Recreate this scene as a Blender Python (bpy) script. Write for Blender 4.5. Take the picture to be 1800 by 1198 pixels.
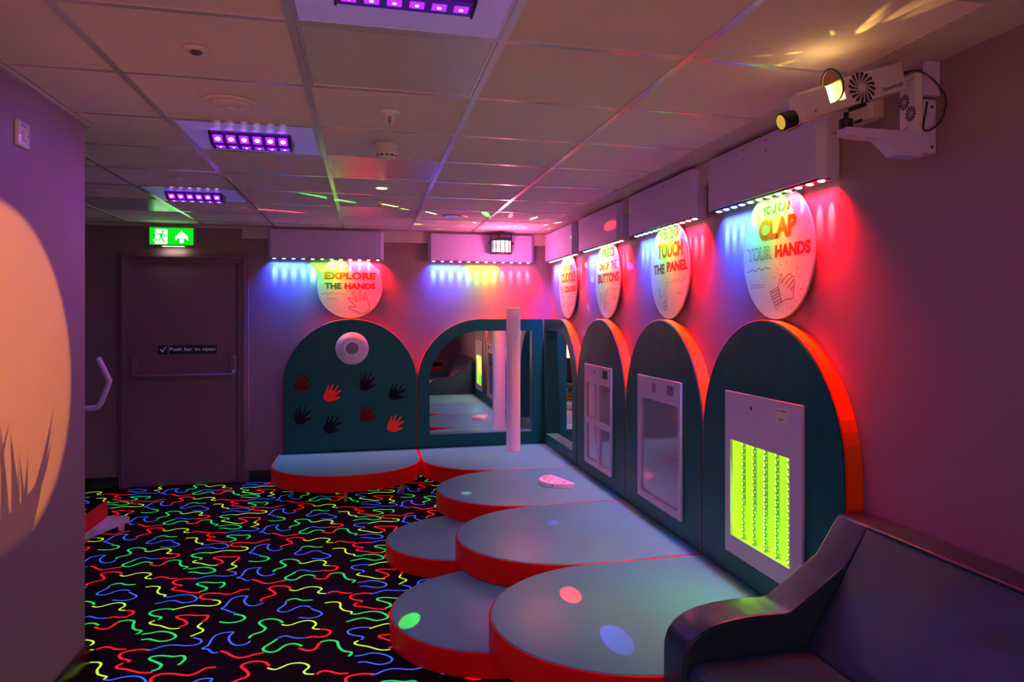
import bpy, bmesh, math, random
from mathutils import Vector, Matrix
from mathutils.geometry import tessellate_polygon
random.seed(7)
PI = math.pi
S = bpy.context.scene
COL = S.collection
for o in list(bpy.data.objects):
    bpy.data.objects.remove(o)

# ---------------------------------------------------------------- camera, world, exposure
cam = bpy.data.objects.new('camera', bpy.data.cameras.new('camera'))
COL.objects.link(cam)
cam.location = (0, 0, 1.5)
cam.rotation_euler = (PI / 2, 0, math.radians(-14.56))
cam.data.sensor_width = 36
cam.data.lens = 1318 / 1800 * 36
cam.data.shift_x = (900 - 986.2) / 1800
cam.data.shift_y = (557.35 - 599) / 1800
cam.data.clip_start = .05
S.camera = cam
S.view_settings.view_transform = 'Standard'
S.view_settings.look = 'None'
S.view_settings.gamma = 1
S.view_settings.use_curve_mapping = False
S.view_settings.exposure = 0.0
w = bpy.data.worlds.new('world')
S.world = w
w.use_nodes = True
w.node_tree.nodes['Background'].inputs[0].default_value = (.5, .3, .4, 1)
w.node_tree.nodes['Background'].inputs[1].default_value = .05

XW, YF, ZT = 1.79, 7.34, 2.326      # right wall, far wall, ceiling
FX, FY = 1.71, 7.26                 # faces of the padded panels

def light(name, kind, loc, energy, color, parent=None, aim=None, size=None, cone=None, blend=None, rad=None, sizey=None, spec=None):
    d = bpy.data.lights.new(name, kind)
    d.energy = energy
    d.color = color
    if kind == 'SPOT':
        d.spot_size = math.radians(cone); d.spot_blend = blend if blend is not None else .5
    if kind == 'AREA':
        d.size = size
        if sizey: d.shape = 'RECTANGLE'; d.size_y = sizey
    elif rad is not None:
        d.shadow_soft_size = rad
    if spec is not None: d.specular_factor = spec
    o = bpy.data.objects.new(name, d)
    COL.objects.link(o)
    L = Vector(loc)
    if aim is not None:
        o.rotation_euler = (Vector(aim) - L).to_track_quat('-Z', 'Y').to_euler()
    if parent is not None:
        o.parent = parent
        r = parent
        while r.parent: r = r.parent
        o.location = L - r.location
    else:
        o.location = L
    return o

# unseen fill added for brightness: warm towards the ceiling, violet down to the left
light('fill_warm', 'AREA', (-.1, -.9, .9), 9.5, (1, .40, .22), aim=(.2, 1.4, 2.326), size=1.6, sizey=.6, spec=.3).data.spread = math.radians(110)
light('fill_violet', 'AREA', (.2, .3, 2.25), 5.5, (.75, .16, .9), aim=(-1.1, 2.6, .2), size=.6, sizey=.3, spec=.2)

# ---------------------------------------------------------------- materials
MATS = {}
def mat(name, col, rough=.6, metal=0.0, emit=None, es=0.0, bump=None, spec=.5, mix=None, coat=0):
    m = bpy.data.materials.new(name)
    m.use_nodes = True
    nt = m.node_tree
    b = nt.nodes['Principled BSDF']
    b.inputs['Base Color'].default_value = (*col, 1)
    b.inputs['Roughness'].default_value = rough
    b.inputs['Metallic'].default_value = metal
    b.inputs['Specular IOR Level'].default_value = spec
    if coat: b.inputs['Coat Weight'].default_value = coat
    if emit:
        b.inputs['Emission Color'].default_value = (*emit, 1)
        b.inputs['Emission Strength'].default_value = es
    tc = nt.nodes.new('ShaderNodeTexCoord')
    if bump:
        sc, st, dist = bump[:3]
        mp = nt.nodes.new('ShaderNodeMapping')
        if len(bump) > 3: mp.inputs['Scale'].default_value = bump[3]
        nz = nt.nodes.new('ShaderNodeTexNoise')
        nz.inputs['Scale'].default_value = sc
        nz.inputs['Detail'].default_value = 3
        bp = nt.nodes.new('ShaderNodeBump')
        bp.inputs['Strength'].default_value = st
        bp.inputs['Distance'].default_value = dist
        nt.links.new(tc.outputs['Object'], mp.inputs['Vector'])
        nt.links.new(mp.outputs['Vector'], nz.inputs['Vector'])
        nt.links.new(nz.outputs['Fac'], bp.inputs['Height'])
        nt.links.new(bp.outputs['Normal'], b.inputs['Normal'])
    if mix:   # subtle mottling of the colour
        nz2 = nt.nodes.new('ShaderNodeTexNoise'); nz2.inputs['Scale'].default_value = mix[0]
        rp = nt.nodes.new('ShaderNodeMix'); rp.data_type = 'RGBA'
        rp.inputs['A'].default_value = (*col, 1)
        rp.inputs['B'].default_value = (*[c * mix[1] for c in col], 1)
        nt.links.new(tc.outputs['Object'], nz2.inputs['Vector'])
        nt.links.new(nz2.outputs['Fac'], rp.inputs['Factor'])
        nt.links.new(rp.outputs['Result'], b.inputs['Base Color'])
    MATS[name] = m
    return m
def glow(name, col, s, base=(.8, .8, .8)):
    return mat(name, base, .5, emit=col, es=s)

M_WALL = mat('wall_paint', (.30, .185, .225), .55, bump=(160, .15, .002), mix=(3, .93))
M_DOORPAINT = mat('door_paint', (.22, .12, .18), .45, bump=(60, .05, .001))
M_TILE = mat('ceiling_tile', (.88, .68, .74), .9, bump=(260, .35, .002), mix=(5, .95), spec=.2)
M_TEE = mat('ceiling_tee', (.72, .66, .68), .22, metal=.35)
M_BORDER = mat('ceiling_border', (.62, .50, .50), .7)
M_ACRYL = mat('panel_diffuser', (.66, .62, .66), .25, bump=(8, .1, .002), spec=.8)
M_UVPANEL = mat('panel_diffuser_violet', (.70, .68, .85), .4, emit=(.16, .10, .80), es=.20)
M_CARPET = mat('carpet_black', (.006, .005, .008), .95, bump=(500, .5, .002), spec=.1)
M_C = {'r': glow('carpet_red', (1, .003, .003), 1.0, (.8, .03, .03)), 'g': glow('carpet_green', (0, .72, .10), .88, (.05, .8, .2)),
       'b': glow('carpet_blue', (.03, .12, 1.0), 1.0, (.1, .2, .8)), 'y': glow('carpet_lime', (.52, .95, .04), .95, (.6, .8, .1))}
M_SKIRT = mat('skirting_black', (.012, .01, .012), .25)
M_TEAL = mat('vinyl_teal', (.0, .115, .100), .40, bump=(5, .35, .02, (1, 1, .35)), spec=.22)
M_TOP = mat('vinyl_pale_teal', (.07, .46, .38), .36, bump=(4, .35, .015, (1, .5, 1)), spec=.45)
M_RED = mat('vinyl_red', (.70, .008, .006), .42, bump=(7, .25, .012), spec=.18, emit=(1, .0, .0), es=.03)
M_ORANGE = mat('vinyl_orange_red', (.95, .10, .002), .42, bump=(7, .25, .012), spec=.2)
M_SLATE = mat('vinyl_slate', (.014, .054, .072), .34, bump=(2.2, .8, .06, (1, .6, 1)), spec=.5)
M_NAVY = mat('vinyl_navy', (.002, .003, .012), .5, spec=.15)
M_DARKRED = mat('vinyl_dark_red', (.14, .003, .008), .5, spec=.15)
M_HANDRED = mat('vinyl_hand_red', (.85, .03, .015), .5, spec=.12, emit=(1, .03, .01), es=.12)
M_WHITE = mat('white_plastic', (.74, .68, .76), .4, bump=(120, .05, .001))
M_WHITEG = mat('white_gloss', (.93, .86, .92), .25)
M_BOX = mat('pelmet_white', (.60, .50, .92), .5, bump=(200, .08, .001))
M_PANEL = mat('panel_lilac', (.68, .58, .72), .45, bump=(140, .06, .001))
M_BOARD = mat('sign_board', (.72, .68, .78), .3)
M_BLACK = mat('black_plastic', (.012, .012, .014), .4)
M_RUB = mat('black_rubber', (.02, .02, .022), .7)
M_CHROME = mat('brushed_metal', (.6, .6, .62), .3, metal=1)
M_MIRROR = mat('mirror_acrylic', (.86, .88, .88), .012, metal=1)
M_GREYM = mat('grey_acrylic', (.52, .47, .52), .07, metal=.42, spec=1)
M_DARKHOLE = mat('dark_hole', (.03, .01, .02), .6)
M_CREAM = mat('cream_label', (.75, .78, .62), .5)
M_INK = mat('dark_ink', (.02, .02, .03), .5)
M_LT_ORANGE = mat('letter_orange', (.80, .10, .0), .55, spec=.2)
M_LT_RED = mat('letter_red', (.75, .008, .01), .55, spec=.2)
M_LT_TEAL = mat('letter_teal', (.02, .20, .16), .45)
M_LT_GREEN = mat('letter_green', (.02, .13, .05), .55, spec=.2)
M_LT_LINE = mat('line_dark_red', (.30, .01, .04), .5)
M_LT_DARK = mat('line_dark', (.05, .06, .09), .5)
M_GREEN_EXIT = glow('exit_green', (0, .78, .01), 1.0, (0, .5, .02))
M_WHITE_EXIT = glow('exit_white', (.9, 1, .9), 1.1)
M_STRIPW = glow('exit_strip', (1, .95, .8), 2.0)
M_LEDB = glow('led_blue', (.35, .75, 1), 6)
M_LEDG = glow('led_green', (.75, 1, .45), 6)
M_LEDR = glow('led_red', (1, .62, .62), 6)
M_LIME = glow('lime_back', (.58, 1.0, .03), .66, (.4, .7, .05))
M_LIME2 = mat('lime_acrylic', (.10, .42, .04), .15, emit=(.30, .85, .02), es=.28)
M_LIMEDOT = glow('lime_dot', (1, 1, .40), 2.2)
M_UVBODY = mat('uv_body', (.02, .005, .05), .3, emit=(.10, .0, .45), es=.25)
M_UVLENS = glow('uv_lens', (.36, .015, 1.0), 1.5, (.3, .1, .6))
M_UVCORE = glow('uv_core', (1, .75, 1), 6)
M_UVHALO = mat('uv_halo', (.4, .1, .9), .3, emit=(.30, 0, 1), es=.8)
M_WARM = glow('warm_lamp', (1, .62, .16), 9)
M_YELLOW = glow('projector_glow', (1, .78, .22), 7)
M_PROJ = mat('projector_shell', (.55, .52, .56), .42)
M_HANDLE = mat('white_tube', (.75, .68, .80), .35)
M_DERBY = [glow('derby_white', (1, .9, 1), 1.6), glow('derby_amber', (1, .55, .15), 1.1), glow('derby_lilac', (.6, .6, 1), 1.3), glow('derby_yellow', (.95, .9, .1), 1.3)]

# ---------------------------------------------------------------- mesh helpers
def bm_new(): return bmesh.new()
def box(bm, x0, x1, y0, y1, z0, z1):
    v = [bm.verts.new((x, y, z)) for x in (x0, x1) for y in (y0, y1) for z in (z0, z1)]
    for f in ((0, 1, 3, 2), (4, 6, 7, 5), (0, 4, 5, 1), (2, 3, 7, 6), (0, 2, 6, 4), (1, 5, 7, 3)):
        bm.faces.new([v[i] for i in f])
    return v
def prism(bm, pts, a, b, axis='z', holes=()):
    """extrude a 2-D outline (with holes) between a and b along an axis"""
    def P(u, v, t):
        return {'z': (u, v, t), 'x': (t, u, v), 'y': (u, t, v)}[axis]
    loops = [list(pts)] + [list(h) for h in holes]
    flat = [p for l in loops for p in l]
    tri = tessellate_polygon([[Vector((p[0], p[1], 0)) for p in l] for l in loops])
    A = [bm.verts.new(P(p[0], p[1], a)) for p in flat]
    B = [bm.verts.new(P(p[0], p[1], b)) for p in flat]
    if len(loops) == 1:
        bm.faces.new(A); bm.faces.new(B[::-1])
    else:
        for t in tri:
            try:
                bm.faces.new([A[i] for i in t]); bm.faces.new([B[i] for i in t][::-1])
            except ValueError: pass
    k = 0
    for l in loops:
        n = len(l)
        for i in range(n):
            j = (i + 1) % n
            bm.faces.new((A[k + i], A[k + j], B[k + j], B[k + i]))
        k += n
def offset(pts, d):
    n = len(pts); out = []
    area = sum(pts[i][0] * pts[(i + 1) % n][1] - pts[(i + 1) % n][0] * pts[i][1] for i in range(n))
    s = 1 if area > 0 else -1
    for i in range(n):
        p0, p1, p2 = Vector(pts[i - 1]), Vector(pts[i]), Vector(pts[(i + 1) % n])
        e1 = (p1 - p0).normalized(); e2 = (p2 - p1).normalized()
        n1 = Vector((-e1.y, e1.x)) * s; n2 = Vector((-e2.y, e2.x)) * s
        m = n1 + n2
        if m.length < 1e-6: m = n1
        m.normalize()
        c = max(.35, m.dot(n1))
        q = p1 + m * (d / c)
        out.append((q.x, q.y))
    return out
def pillow(bm, pts, z0, z1, r, top_round=True, seg=4, axis='z', puff=0):
    """solid with the outline pts, the z1 side rounded off by r"""
    def P(u, v, t): return {'z': (u, v, t), 'x': (t, u, v), 'y': (u, t, v)}[axis]
    sg = 1 if z1 > z0 else -1
    rings = [(0, z0), (0, z1 - sg * r)]
    for k in range(1, seg + 1):
        a = k / seg * PI / 2
        rings.append((r * (1 - math.cos(a)), z1 - sg * r + sg * r * math.sin(a)))
    vs = []
    for d, z in rings:
        pp = offset(pts, d) if d else pts
        vs.append([bm.verts.new(P(p[0], p[1], z)) for p in pp])
    n = len(pts)
    for a, b in zip(vs, vs[1:]):
        for i in range(n):
            j = (i + 1) % n
            bm.faces.new((a[i], a[j], b[j], b[i]))
    bm.faces.new(vs[0][::-1])
    bm.faces.new(vs[-1])
def disc_pts(cx, cy, r, n=48, a0=0, a1=2 * PI, end=False):
    m = n + (1 if end else 0)
    return [(cx + r * math.cos(a0 + (a1 - a0) * i / n), cy + r * math.sin(a0 + (a1 - a0) * i / n)) for i in range(m)]
def cyl(bm, c, d, r, h, n=24, r2=None):
    """cylinder or cone from point c along direction d, height h"""
    r2 = r if r2 is None else r2
    d = Vector(d).normalized(); c = Vector(c)
    u = d.orthogonal().normalized(); v = d.cross(u)
    A = [bm.verts.new(c + (u * math.cos(2 * PI * i / n) + v * math.sin(2 * PI * i / n)) * r) for i in range(n)]
    B = [bm.verts.new(c + d * h + (u * math.cos(2 * PI * i / n) + v * math.sin(2 * PI * i / n)) * r2) for i in range(n)]
    for i in range(n):
        bm.faces.new((A[i], A[(i + 1) % n], B[(i + 1) % n], B[i]))
    bm.faces.new(A[::-1]); bm.faces.new(B)
def lathe(bm, c, prof, n=32, d=(0, 0, -1)):
    """prof: (radius, distance along d)"""
    d = Vector(d).normalized(); c = Vector(c)
    u = d.orthogonal().normalized(); v = d.cross(u)
    rings = [[bm.verts.new(c + d * h + (u * math.cos(2 * PI * i / n) + v * math.sin(2 * PI * i / n)) * max(r, 1e-4)) for i in range(n)] for r, h in prof]
    for a, b in zip(rings, rings[1:]):
        for i in range(n):
            bm.faces.new((a[i], a[(i + 1) % n], b[(i + 1) % n], b[i]))
    bm.faces.new(rings[0][::-1]); bm.faces.new(rings[-1])
def catmull(pts, k=6):
    P = [Vector(p) for p in pts]; out = []
    for i in range(len(P) - 1):
        p0 = P[max(i - 1, 0)]; p1 = P[i]; p2 = P[i + 1]; p3 = P[min(i + 2, len(P) - 1)]
        for j in range(k):
            t = j / k
            out.append(.5 * ((2 * p1) + (p2 - p0) * t + (2 * p0 - 5 * p1 + 4 * p2 - p3) * t * t + (3 * p1 - p0 - 3 * p2 + p3) * t ** 3))
    out.append(P[-1])
    return out
def tube(bm, pts, r, n=10, smooth=6):
    pts = catmull(pts, smooth) if smooth else [Vector(p) for p in pts]
    rings = []; prev = None
    for i, p in enumerate(pts):
        t = (pts[min(i + 1, len(pts) - 1)] - pts[max(i - 1, 0)]).normalized()
        u = t.orthogonal().normalized() if prev is None else (prev - t * prev.dot(t)).normalized()
        prev = u; v = t.cross(u)
        rings.append([bm.verts.new(p + (u * math.cos(2 * PI * k / n) + v * math.sin(2 * PI * k / n)) * r) for k in range(n)])
    for a, b in zip(rings, rings[1:]):
        for i in range(n):
            bm.faces.new((a[i], a[(i + 1) % n], b[(i + 1) % n], b[i]))
    bm.faces.new(rings[0][::-1]); bm.faces.new(rings[-1])
def ribbon(bm, pts, wd, mp, closed=False, smooth=4, mi=0):
    """flat stroke of width wd through 2-D points; mp maps (u, v) to 3-D"""
    P = [Vector((p[0], p[1])) for p in pts]
    if smooth:
        P = [Vector((q.x, q.y)) for q in catmull([(p.x, p.y, 0) for p in P], smooth)]
    n = len(P); Lr = []
    for i in range(n):
        a = P[max(i - 1, 0)]; b = P[min(i + 1, n - 1)]
        t = b - a
        if t.length < 1e-9: t = Vector((1, 0))
        t.normalize(); nn = Vector((-t.y, t.x)) * wd / 2
        Lr.append((bm.verts.new(mp(*(P[i] + nn))), bm.verts.new(mp(*(P[i] - nn)))))
    for a, b in zip(Lr, Lr[1:]):
        f = bm.faces.new((a[0], a[1], b[1], b[0])); f.material_index = mi
def bevel(bm, wd, seg=2, ang=35):
    bmesh.ops.recalc_face_normals(bm, faces=bm.faces)
    es = [e for e in bm.edges if len(e.link_faces) == 2 and e.calc_face_angle(0) > math.radians(ang)]
    bmesh.ops.bevel(bm, geom=es, offset=wd, segments=seg, affect='EDGES', profile=.6, clamp_overlap=True)
def rootloc(o):
    while o.parent: o = o.parent
    return o.location
def obj(name, bm, m, parent=None, smooth=False, recalc=True):
    if recalc: bmesh.ops.recalc_face_normals(bm, faces=bm.faces)
    if parent is not None:
        bmesh.ops.translate(bm, verts=bm.verts, vec=-Vector(rootloc(parent)))
    me = bpy.data.meshes.new(name)
    bm.to_mesh(me); bm.free()
    for mm in (m if isinstance(m, (list, tuple)) else [m]): me.materials.append(mm)
    if smooth:
        me.shade_smooth()
        me.set_sharp_from_angle(angle=math.radians(40))
    o = bpy.data.objects.new(name, me)
    COL.objects.link(o)
    if parent is not None: o.parent = parent
    return o
def tag(o, label, cat, group=None):
    o['label'] = label; o['category'] = cat
    if group: o['group'] = group
    return o
def thing(name, label, cat, loc, group=None):
    o = bpy.data.objects.new(name, None)
    o.empty_display_size = .1
    COL.objects.link(o); o.location = loc
    return tag(o, label, cat, group)
def struct(name, bm, m, parent=None, **k):
    o = obj(name, bm, m, parent, **k)
    if parent is None: o['kind'] = 'structure'
    return o
_tc = {}
def text_geo(s, bold):
    if (s, bold) in _tc: return _tc[(s, bold)]
    cu = bpy.data.curves.new('t', 'FONT'); cu.body = s; cu.offset = bold; cu.resolution_u = 3
    to = bpy.data.objects.new('t', cu); COL.objects.link(to)
    dg = bpy.context.evaluated_depsgraph_get(); dg.update()
    me = bpy.data.meshes.new_from_object(to.evaluated_get(dg))
    vs = [(v.co.x, v.co.y) for v in me.vertices]; fs = [list(p.vertices) for p in me.polygons]
    bpy.data.objects.remove(to); bpy.data.curves.remove(cu); bpy.data.meshes.remove(me)
    _tc[(s, bold)] = (vs, fs)
    return vs, fs
def text(bm, s, u0, u1, v0, v1, mp, bold=.03, shear=0):
    vs, fs = text_geo(s, bold)
    x0 = min(v[0] for v in vs); x1 = max(v[0] for v in vs); y0 = min(v[1] for v in vs); y1 = max(v[1] for v in vs)
    V = [bm.verts.new(mp(u0 + (a - x0) / (x1 - x0) * (u1 - u0) + shear * (b - y0), v0 + (b - y0) / (y1 - y0) * (v1 - v0))) for a, b in vs]
    for f in fs:
        try: bm.faces.new([V[i] for i in f])
        except ValueError: pass

# ---------------------------------------------------------------- the setting
X0, Y0 = -3.2, -2.2
# floor: black carpet with neon squiggles woven in (pattern repeats 0.977 x 0.951 m)
CARPET = [
 ('b','b',[(0.072,-0.064),(0.06,-0.061),(0.044,-0.045),(0.023,-0.018),(-0.002,0.004),(0.01,0.029),(0.016,0.076),(0.024,0.126),(0.047,0.158),(0.074,0.165),(0.102,0.153),(0.095,0.121),(0.097,0.079),(0.109,0.043),(0.133,0.01),(0.159,0.003),(0.179,0.017),(0.193,0.033)]),
 ('g','g',[(0.075,0.863),(0.099,0.847),(0.123,0.825),(0.134,0.796),(0.126,0.769),(0.102,0.754),(0.071,0.752),(0.044,0.762),(0.024,0.774)]),
 ('g','g',[(0.192,0.541),(0.192,0.56),(0.209,0.582),(0.233,0.596),(0.247,0.619),(0.247,0.646),(0.227,0.679),(0.214,0.704),(0.212,0.725),(0.229,0.747),(0.26,0.752),(0.294,0.733),(0.313,0.709),(0.321,0.69)]),
 ('y','y',[(0.323,0.664),(0.342,0.649),(0.366,0.65),(0.4,0.676),(0.437,0.685),(0.465,0.67),(0.48,0.641),(0.481,0.617),(0.471,0.592),(0.476,0.573),(0.5,0.563)]),
 ('r','r',[(0.511,0.557),(0.535,0.548),(0.552,0.526),(0.553,0.503),(0.534,0.472),(0.503,0.469),(0.477,0.484),(0.455,0.475)]),
 ('b','b',[(0.321,0.507),(0.347,0.523),(0.368,0.512),(0.401,0.485),(0.445,0.475)]),
 ('g','g',[(0.315,0.492),(0.303,0.468),(0.286,0.441),(0.27,0.415),(0.271,0.39),(0.285,0.369),(0.311,0.356),(0.334,0.368),(0.354,0.405),(0.377,0.424),(0.407,0.42),(0.433,0.391)]),
 ('r','r',[(0.428,0.367),(0.447,0.345),(0.472,0.332),(0.494,0.338),(0.504,0.366),(0.51,0.395),(0.516,0.402)]),
 ('g','g',[(0.519,0.412),(0.546,0.421),(0.572,0.414),(0.591,0.393),(0.595,0.361),(0.606,0.315),(0.626,0.284),(0.654,0.267),(0.654,0.244),(0.645,0.231)]),
 ('r','r',[(0.09,0.423),(0.115,0.401),(0.139,0.368),(0.162,0.343),(0.182,0.332),(0.209,0.336),(0.24,0.351),(0.272,0.36)]),
 ('r','r',[(0.182,0.065),(0.181,0.09),(0.206,0.117),(0.236,0.135),(0.241,0.164),(0.219,0.209),(0.203,0.234),(0.203,0.258),(0.229,0.278),(0.271,0.273),(0.3,0.25),(0.315,0.219)]),
 ('y','y',[(0.313,0.197),(0.34,0.177),(0.363,0.186),(0.396,0.213),(0.438,0.215),(0.47,0.194),(0.482,0.162),(0.465,0.127),(0.475,0.102),(0.504,0.091)]),
 ('r','r',[(0.52,0.092),(0.54,0.111),(0.57,0.1),(0.607,0.07),(0.641,0.064)]),
 ('r','r',[(0.747,0.979),(0.708,0.994),(0.667,0.991),(0.643,0.977),(0.637,0.948),(0.656,0.913),(0.685,0.893),(0.697,0.882),(0.694,0.87)]),
 ('r','r',[(0.674,0.86),(0.66,0.84),(0.666,0.818),(0.709,0.795),(0.743,0.769),(0.777,0.746),(0.817,0.739)]),
 ('g','g',[(0.317,0.038),(0.339,0.054),(0.363,0.048),(0.394,0.018),(0.44,0.011)]),
 ('b','b',[(0.309,0.975),(0.311,0.942),(0.298,0.905),(0.282,0.87),(0.288,0.843),(0.317,0.828),(0.343,0.839),(0.368,0.871),(0.394,0.888),(0.423,0.878),(0.44,0.861)]),
 ('b','b',[(0.446,0.836),(0.473,0.805),(0.496,0.776),(0.503,0.752),(0.488,0.726),(0.457,0.712),(0.424,0.721),(0.396,0.735)]),
 ('y','y',[(0.513,0.902),(0.541,0.906),(0.57,0.899),(0.587,0.878),(0.59,0.845),(0.589,0.822),(0.605,0.779),(0.63,0.757),(0.648,0.744),(0.645,0.726)]),
 ('g','b',[(0.648,0.716),(0.676,0.707),(0.709,0.721),(0.748,0.723),(0.788,0.704),(0.815,0.664),(0.825,0.631),(0.808,0.606),(0.764,0.6),(0.72,0.641),(0.693,0.648),(0.66,0.638),(0.629,0.621)]),
 ('b','g',[(0.735,0.519),(0.699,0.533),(0.657,0.526),(0.635,0.505),(0.638,0.477),(0.663,0.448),(0.694,0.43),(0.707,0.411),(0.699,0.393)]),
 ('y','y',[(0.682,0.379),(0.669,0.366),(0.672,0.347),(0.7,0.324),(0.73,0.305),(0.76,0.275),(0.79,0.253),(0.821,0.25)]),
 ('b','g',[(0.674,0.221),(0.706,0.224),(0.735,0.234),(0.769,0.225),(0.803,0.199),(0.827,0.164),(0.828,0.136),(0.806,0.114),(0.773,0.113),(0.739,0.136),(0.715,0.154),(0.688,0.155)]),
 ('b','b',[(0.744,0.023),(0.766,0.03),(0.798,0.052),(0.84,0.056),(0.908,0.03),(0.949,0.038),(0.959,0.06),(0.949,0.089),(0.916,0.116)]),
 ('y','y',[(0.739,0.51),(0.771,0.528),(0.811,0.545),(0.85,0.54),(0.903,0.518),(0.941,0.524),(0.954,0.553),(0.938,0.587),(0.909,0.603)]),
 ('r','r',[(0.899,0.614),(0.866,0.626),(0.838,0.653),(0.835,0.685),(0.856,0.711),(0.903,0.706),(0.971,0.672),(1.004,0.685),(1.033,0.722),(1.069,0.722)]),
 ('g','g',[(0.819,0.754),(0.839,0.769),(0.841,0.804),(0.807,0.844),(0.776,0.877),(0.784,0.901),(0.82,0.901),(0.872,0.878),(0.908,0.878),(0.926,0.845),(0.922,0.809),(0.913,0.789)]),
 ('r','r',[(0.822,0.269),(0.845,0.291),(0.841,0.321),(0.818,0.356),(0.781,0.395),(0.784,0.417),(0.827,0.416),(0.873,0.398),(0.922,0.388),(0.929,0.349),(0.917,0.308)]),
 ('y','y',[(0.915,0.29),(0.905,0.255),(0.915,0.234),(0.939,0.204),(0.937,0.178),(0.916,0.156),(0.9,0.138)]),
 ('b','b',[(0.075,0.415),(0.053,0.417),(0.029,0.459),(0.0,0.473),(0.02,0.504),(0.023,0.566),(0.034,0.614),(0.066,0.633),(0.107,0.629),(0.099,0.598),(0.098,0.559),(0.117,0.504),(0.146,0.471),(0.175,0.47),(0.193,0.484),(0.198,0.501)]),
]

bm = bm_new()
box(bm, X0, XW + .1, Y0, YF + .1, -.1, 0)
CI = {'r': 1, 'g': 2, 'b': 3, 'y': 4}
WD = {'r': .0128, 'g': .0128, 'b': .0095, 'y': .0105}
for ix in range(-2, 4):
    for iy in range(-6, 6):
        ox, oy = -.72 + ix * .977, 3.22 + iy * .951 + (ix % 2) * .492
        for ca, cb, pts in CARPET:
            cc = ca if ix % 2 == 0 else cb
            P = [(p[0] + ox, p[1] + oy) for p in pts]
            if min(p[0] for p in P) < X0 + .02 or max(p[0] for p in P) > XW - .02 or min(p[1] for p in P) < Y0 + .02 or max(p[1] for p in P) > YF - .02: continue
            ribbon(bm, P, WD[cc], lambda u, v: (u, v, .0015), smooth=3, mi=CI[cc])
            for e in (P[0], P[-1]):
                vv = [bm.verts.new((a, b, .0016)) for a, b in disc_pts(e[0], e[1], WD[cc] / 2, 8)]
                f = bm.faces.new(vv); f.material_index = CI[cc]
struct('floor', bm, [M_CARPET, M_C['r'], M_C['g'], M_C['b'], M_C['y']], recalc=False)

# walls
bm = bm_new(); box(bm, X0 - .1, XW + .1, YF, YF + .1, 0, ZT + .1); struct('wall_far', bm, M_WALL)
bm = bm_new(); box(bm, XW, XW + .1, Y0 - .1, YF, 0, ZT + .1); struct('wall_right', bm, M_WALL)
bm = bm_new(); box(bm, -1.4, -1.165, Y0, 3.62, 0, ZT + .03); bevel(bm, .004); struct('wall_left', bm, M_WALL)
bm = bm_new(); box(bm, X0 - .1, XW + .1, Y0 - .1, Y0, 0, ZT + .1); struct('wall_back', bm, M_WALL)
bm = bm_new(); box(bm, X0 - .1, X0, Y0, YF, 0, ZT + .1); struct('wall_alcove', bm, M_WALL)

# ceiling with its suspended grid: 0.6 m tiles, white tees, plain border along the right wall
bm = bm_new()
box(bm, X0, XW, Y0, YF, ZT + .004, ZT + .05)
for f in bm.faces: f.material_index = 0
n0 = len(bm.faces)
gx = [-2.605, -2.005, -1.405, -.805, -.205, .395, .995]
gy = [-1.979 + .6 * i for i in range(16) if -1.979 + .6 * i < YF - .05]
for x in gx: box(bm, x - .012, x + .012, Y0, YF, ZT - .001, ZT + .006)
for y in gy:
    for a, b in zip([X0] + gx, gx + [1.583]):
        box(bm, a + .012 if a > X0 else a, b - .012 if b < 1.5 else b, y - .012, y + .012, ZT - .0002, ZT + .006)
for f in list(bm.faces)[n0:]: f.material_index = 1
n1 = len(bm.faces)
box(bm, 1.583, XW, Y0, YF, ZT - .0005, ZT + .006)
box(bm, X0, 1.583, 7.19, YF, ZT - .0004, ZT + .0058)
for f in list(bm.faces)[n1:]: f.material_index = 2
struct('ceiling', bm, [M_TILE, M_TEE, M_BORDER])
bm = bm_new(); box(bm, -1.1645, -1.142, Y0, 3.622, ZT - .014, ZT - .0015); box(bm, -1.4, -1.1645, 3.6205, 3.643, ZT - .014, ZT - .0015)
struct('trim_1', bm, M_TEE)
# boxed-in band under the ceiling
bm = bm_new(); box(bm, -1.09, 1.74, 7.295, YF - .001, 2.212, ZT - .002); bevel(bm, .003); struct('trim_2', bm, M_BORDER)
bm = bm_new(); box(bm, 1.742, XW - .001, 2.30, YF - .002, 2.212, ZT - .002); bevel(bm, .003); struct('trim_3', bm, M_BORDER)
bm = bm_new(); box(bm, X0, -1.09, 7.30, YF - .001, 2.302, ZT - .002); struct('trim_4', bm, M_BORDER)
# skirting
bm = bm_new(); box(bm, -1.035, -.80, YF - .014, YF - .001, .002, .10); box(bm, X0 + .001, -2.095, YF - .014, YF - .001, .002, .10); struct('baseboard_far', bm, M_SKIRT)
bm = bm_new(); box(bm, -1.164, -1.150, Y0 + .01, 3.634, .002, .10); box(bm, -1.4, -1.164, 3.621, 3.634, .002, .10); bevel(bm, .004, 2); struct('baseboard_left', bm, M_SKIRT)
bm = bm_new(); box(bm, XW - .014, XW - .001, Y0 + .01, .55, .002, .10); struct('baseboard_right', bm, M_SKIRT)

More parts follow.
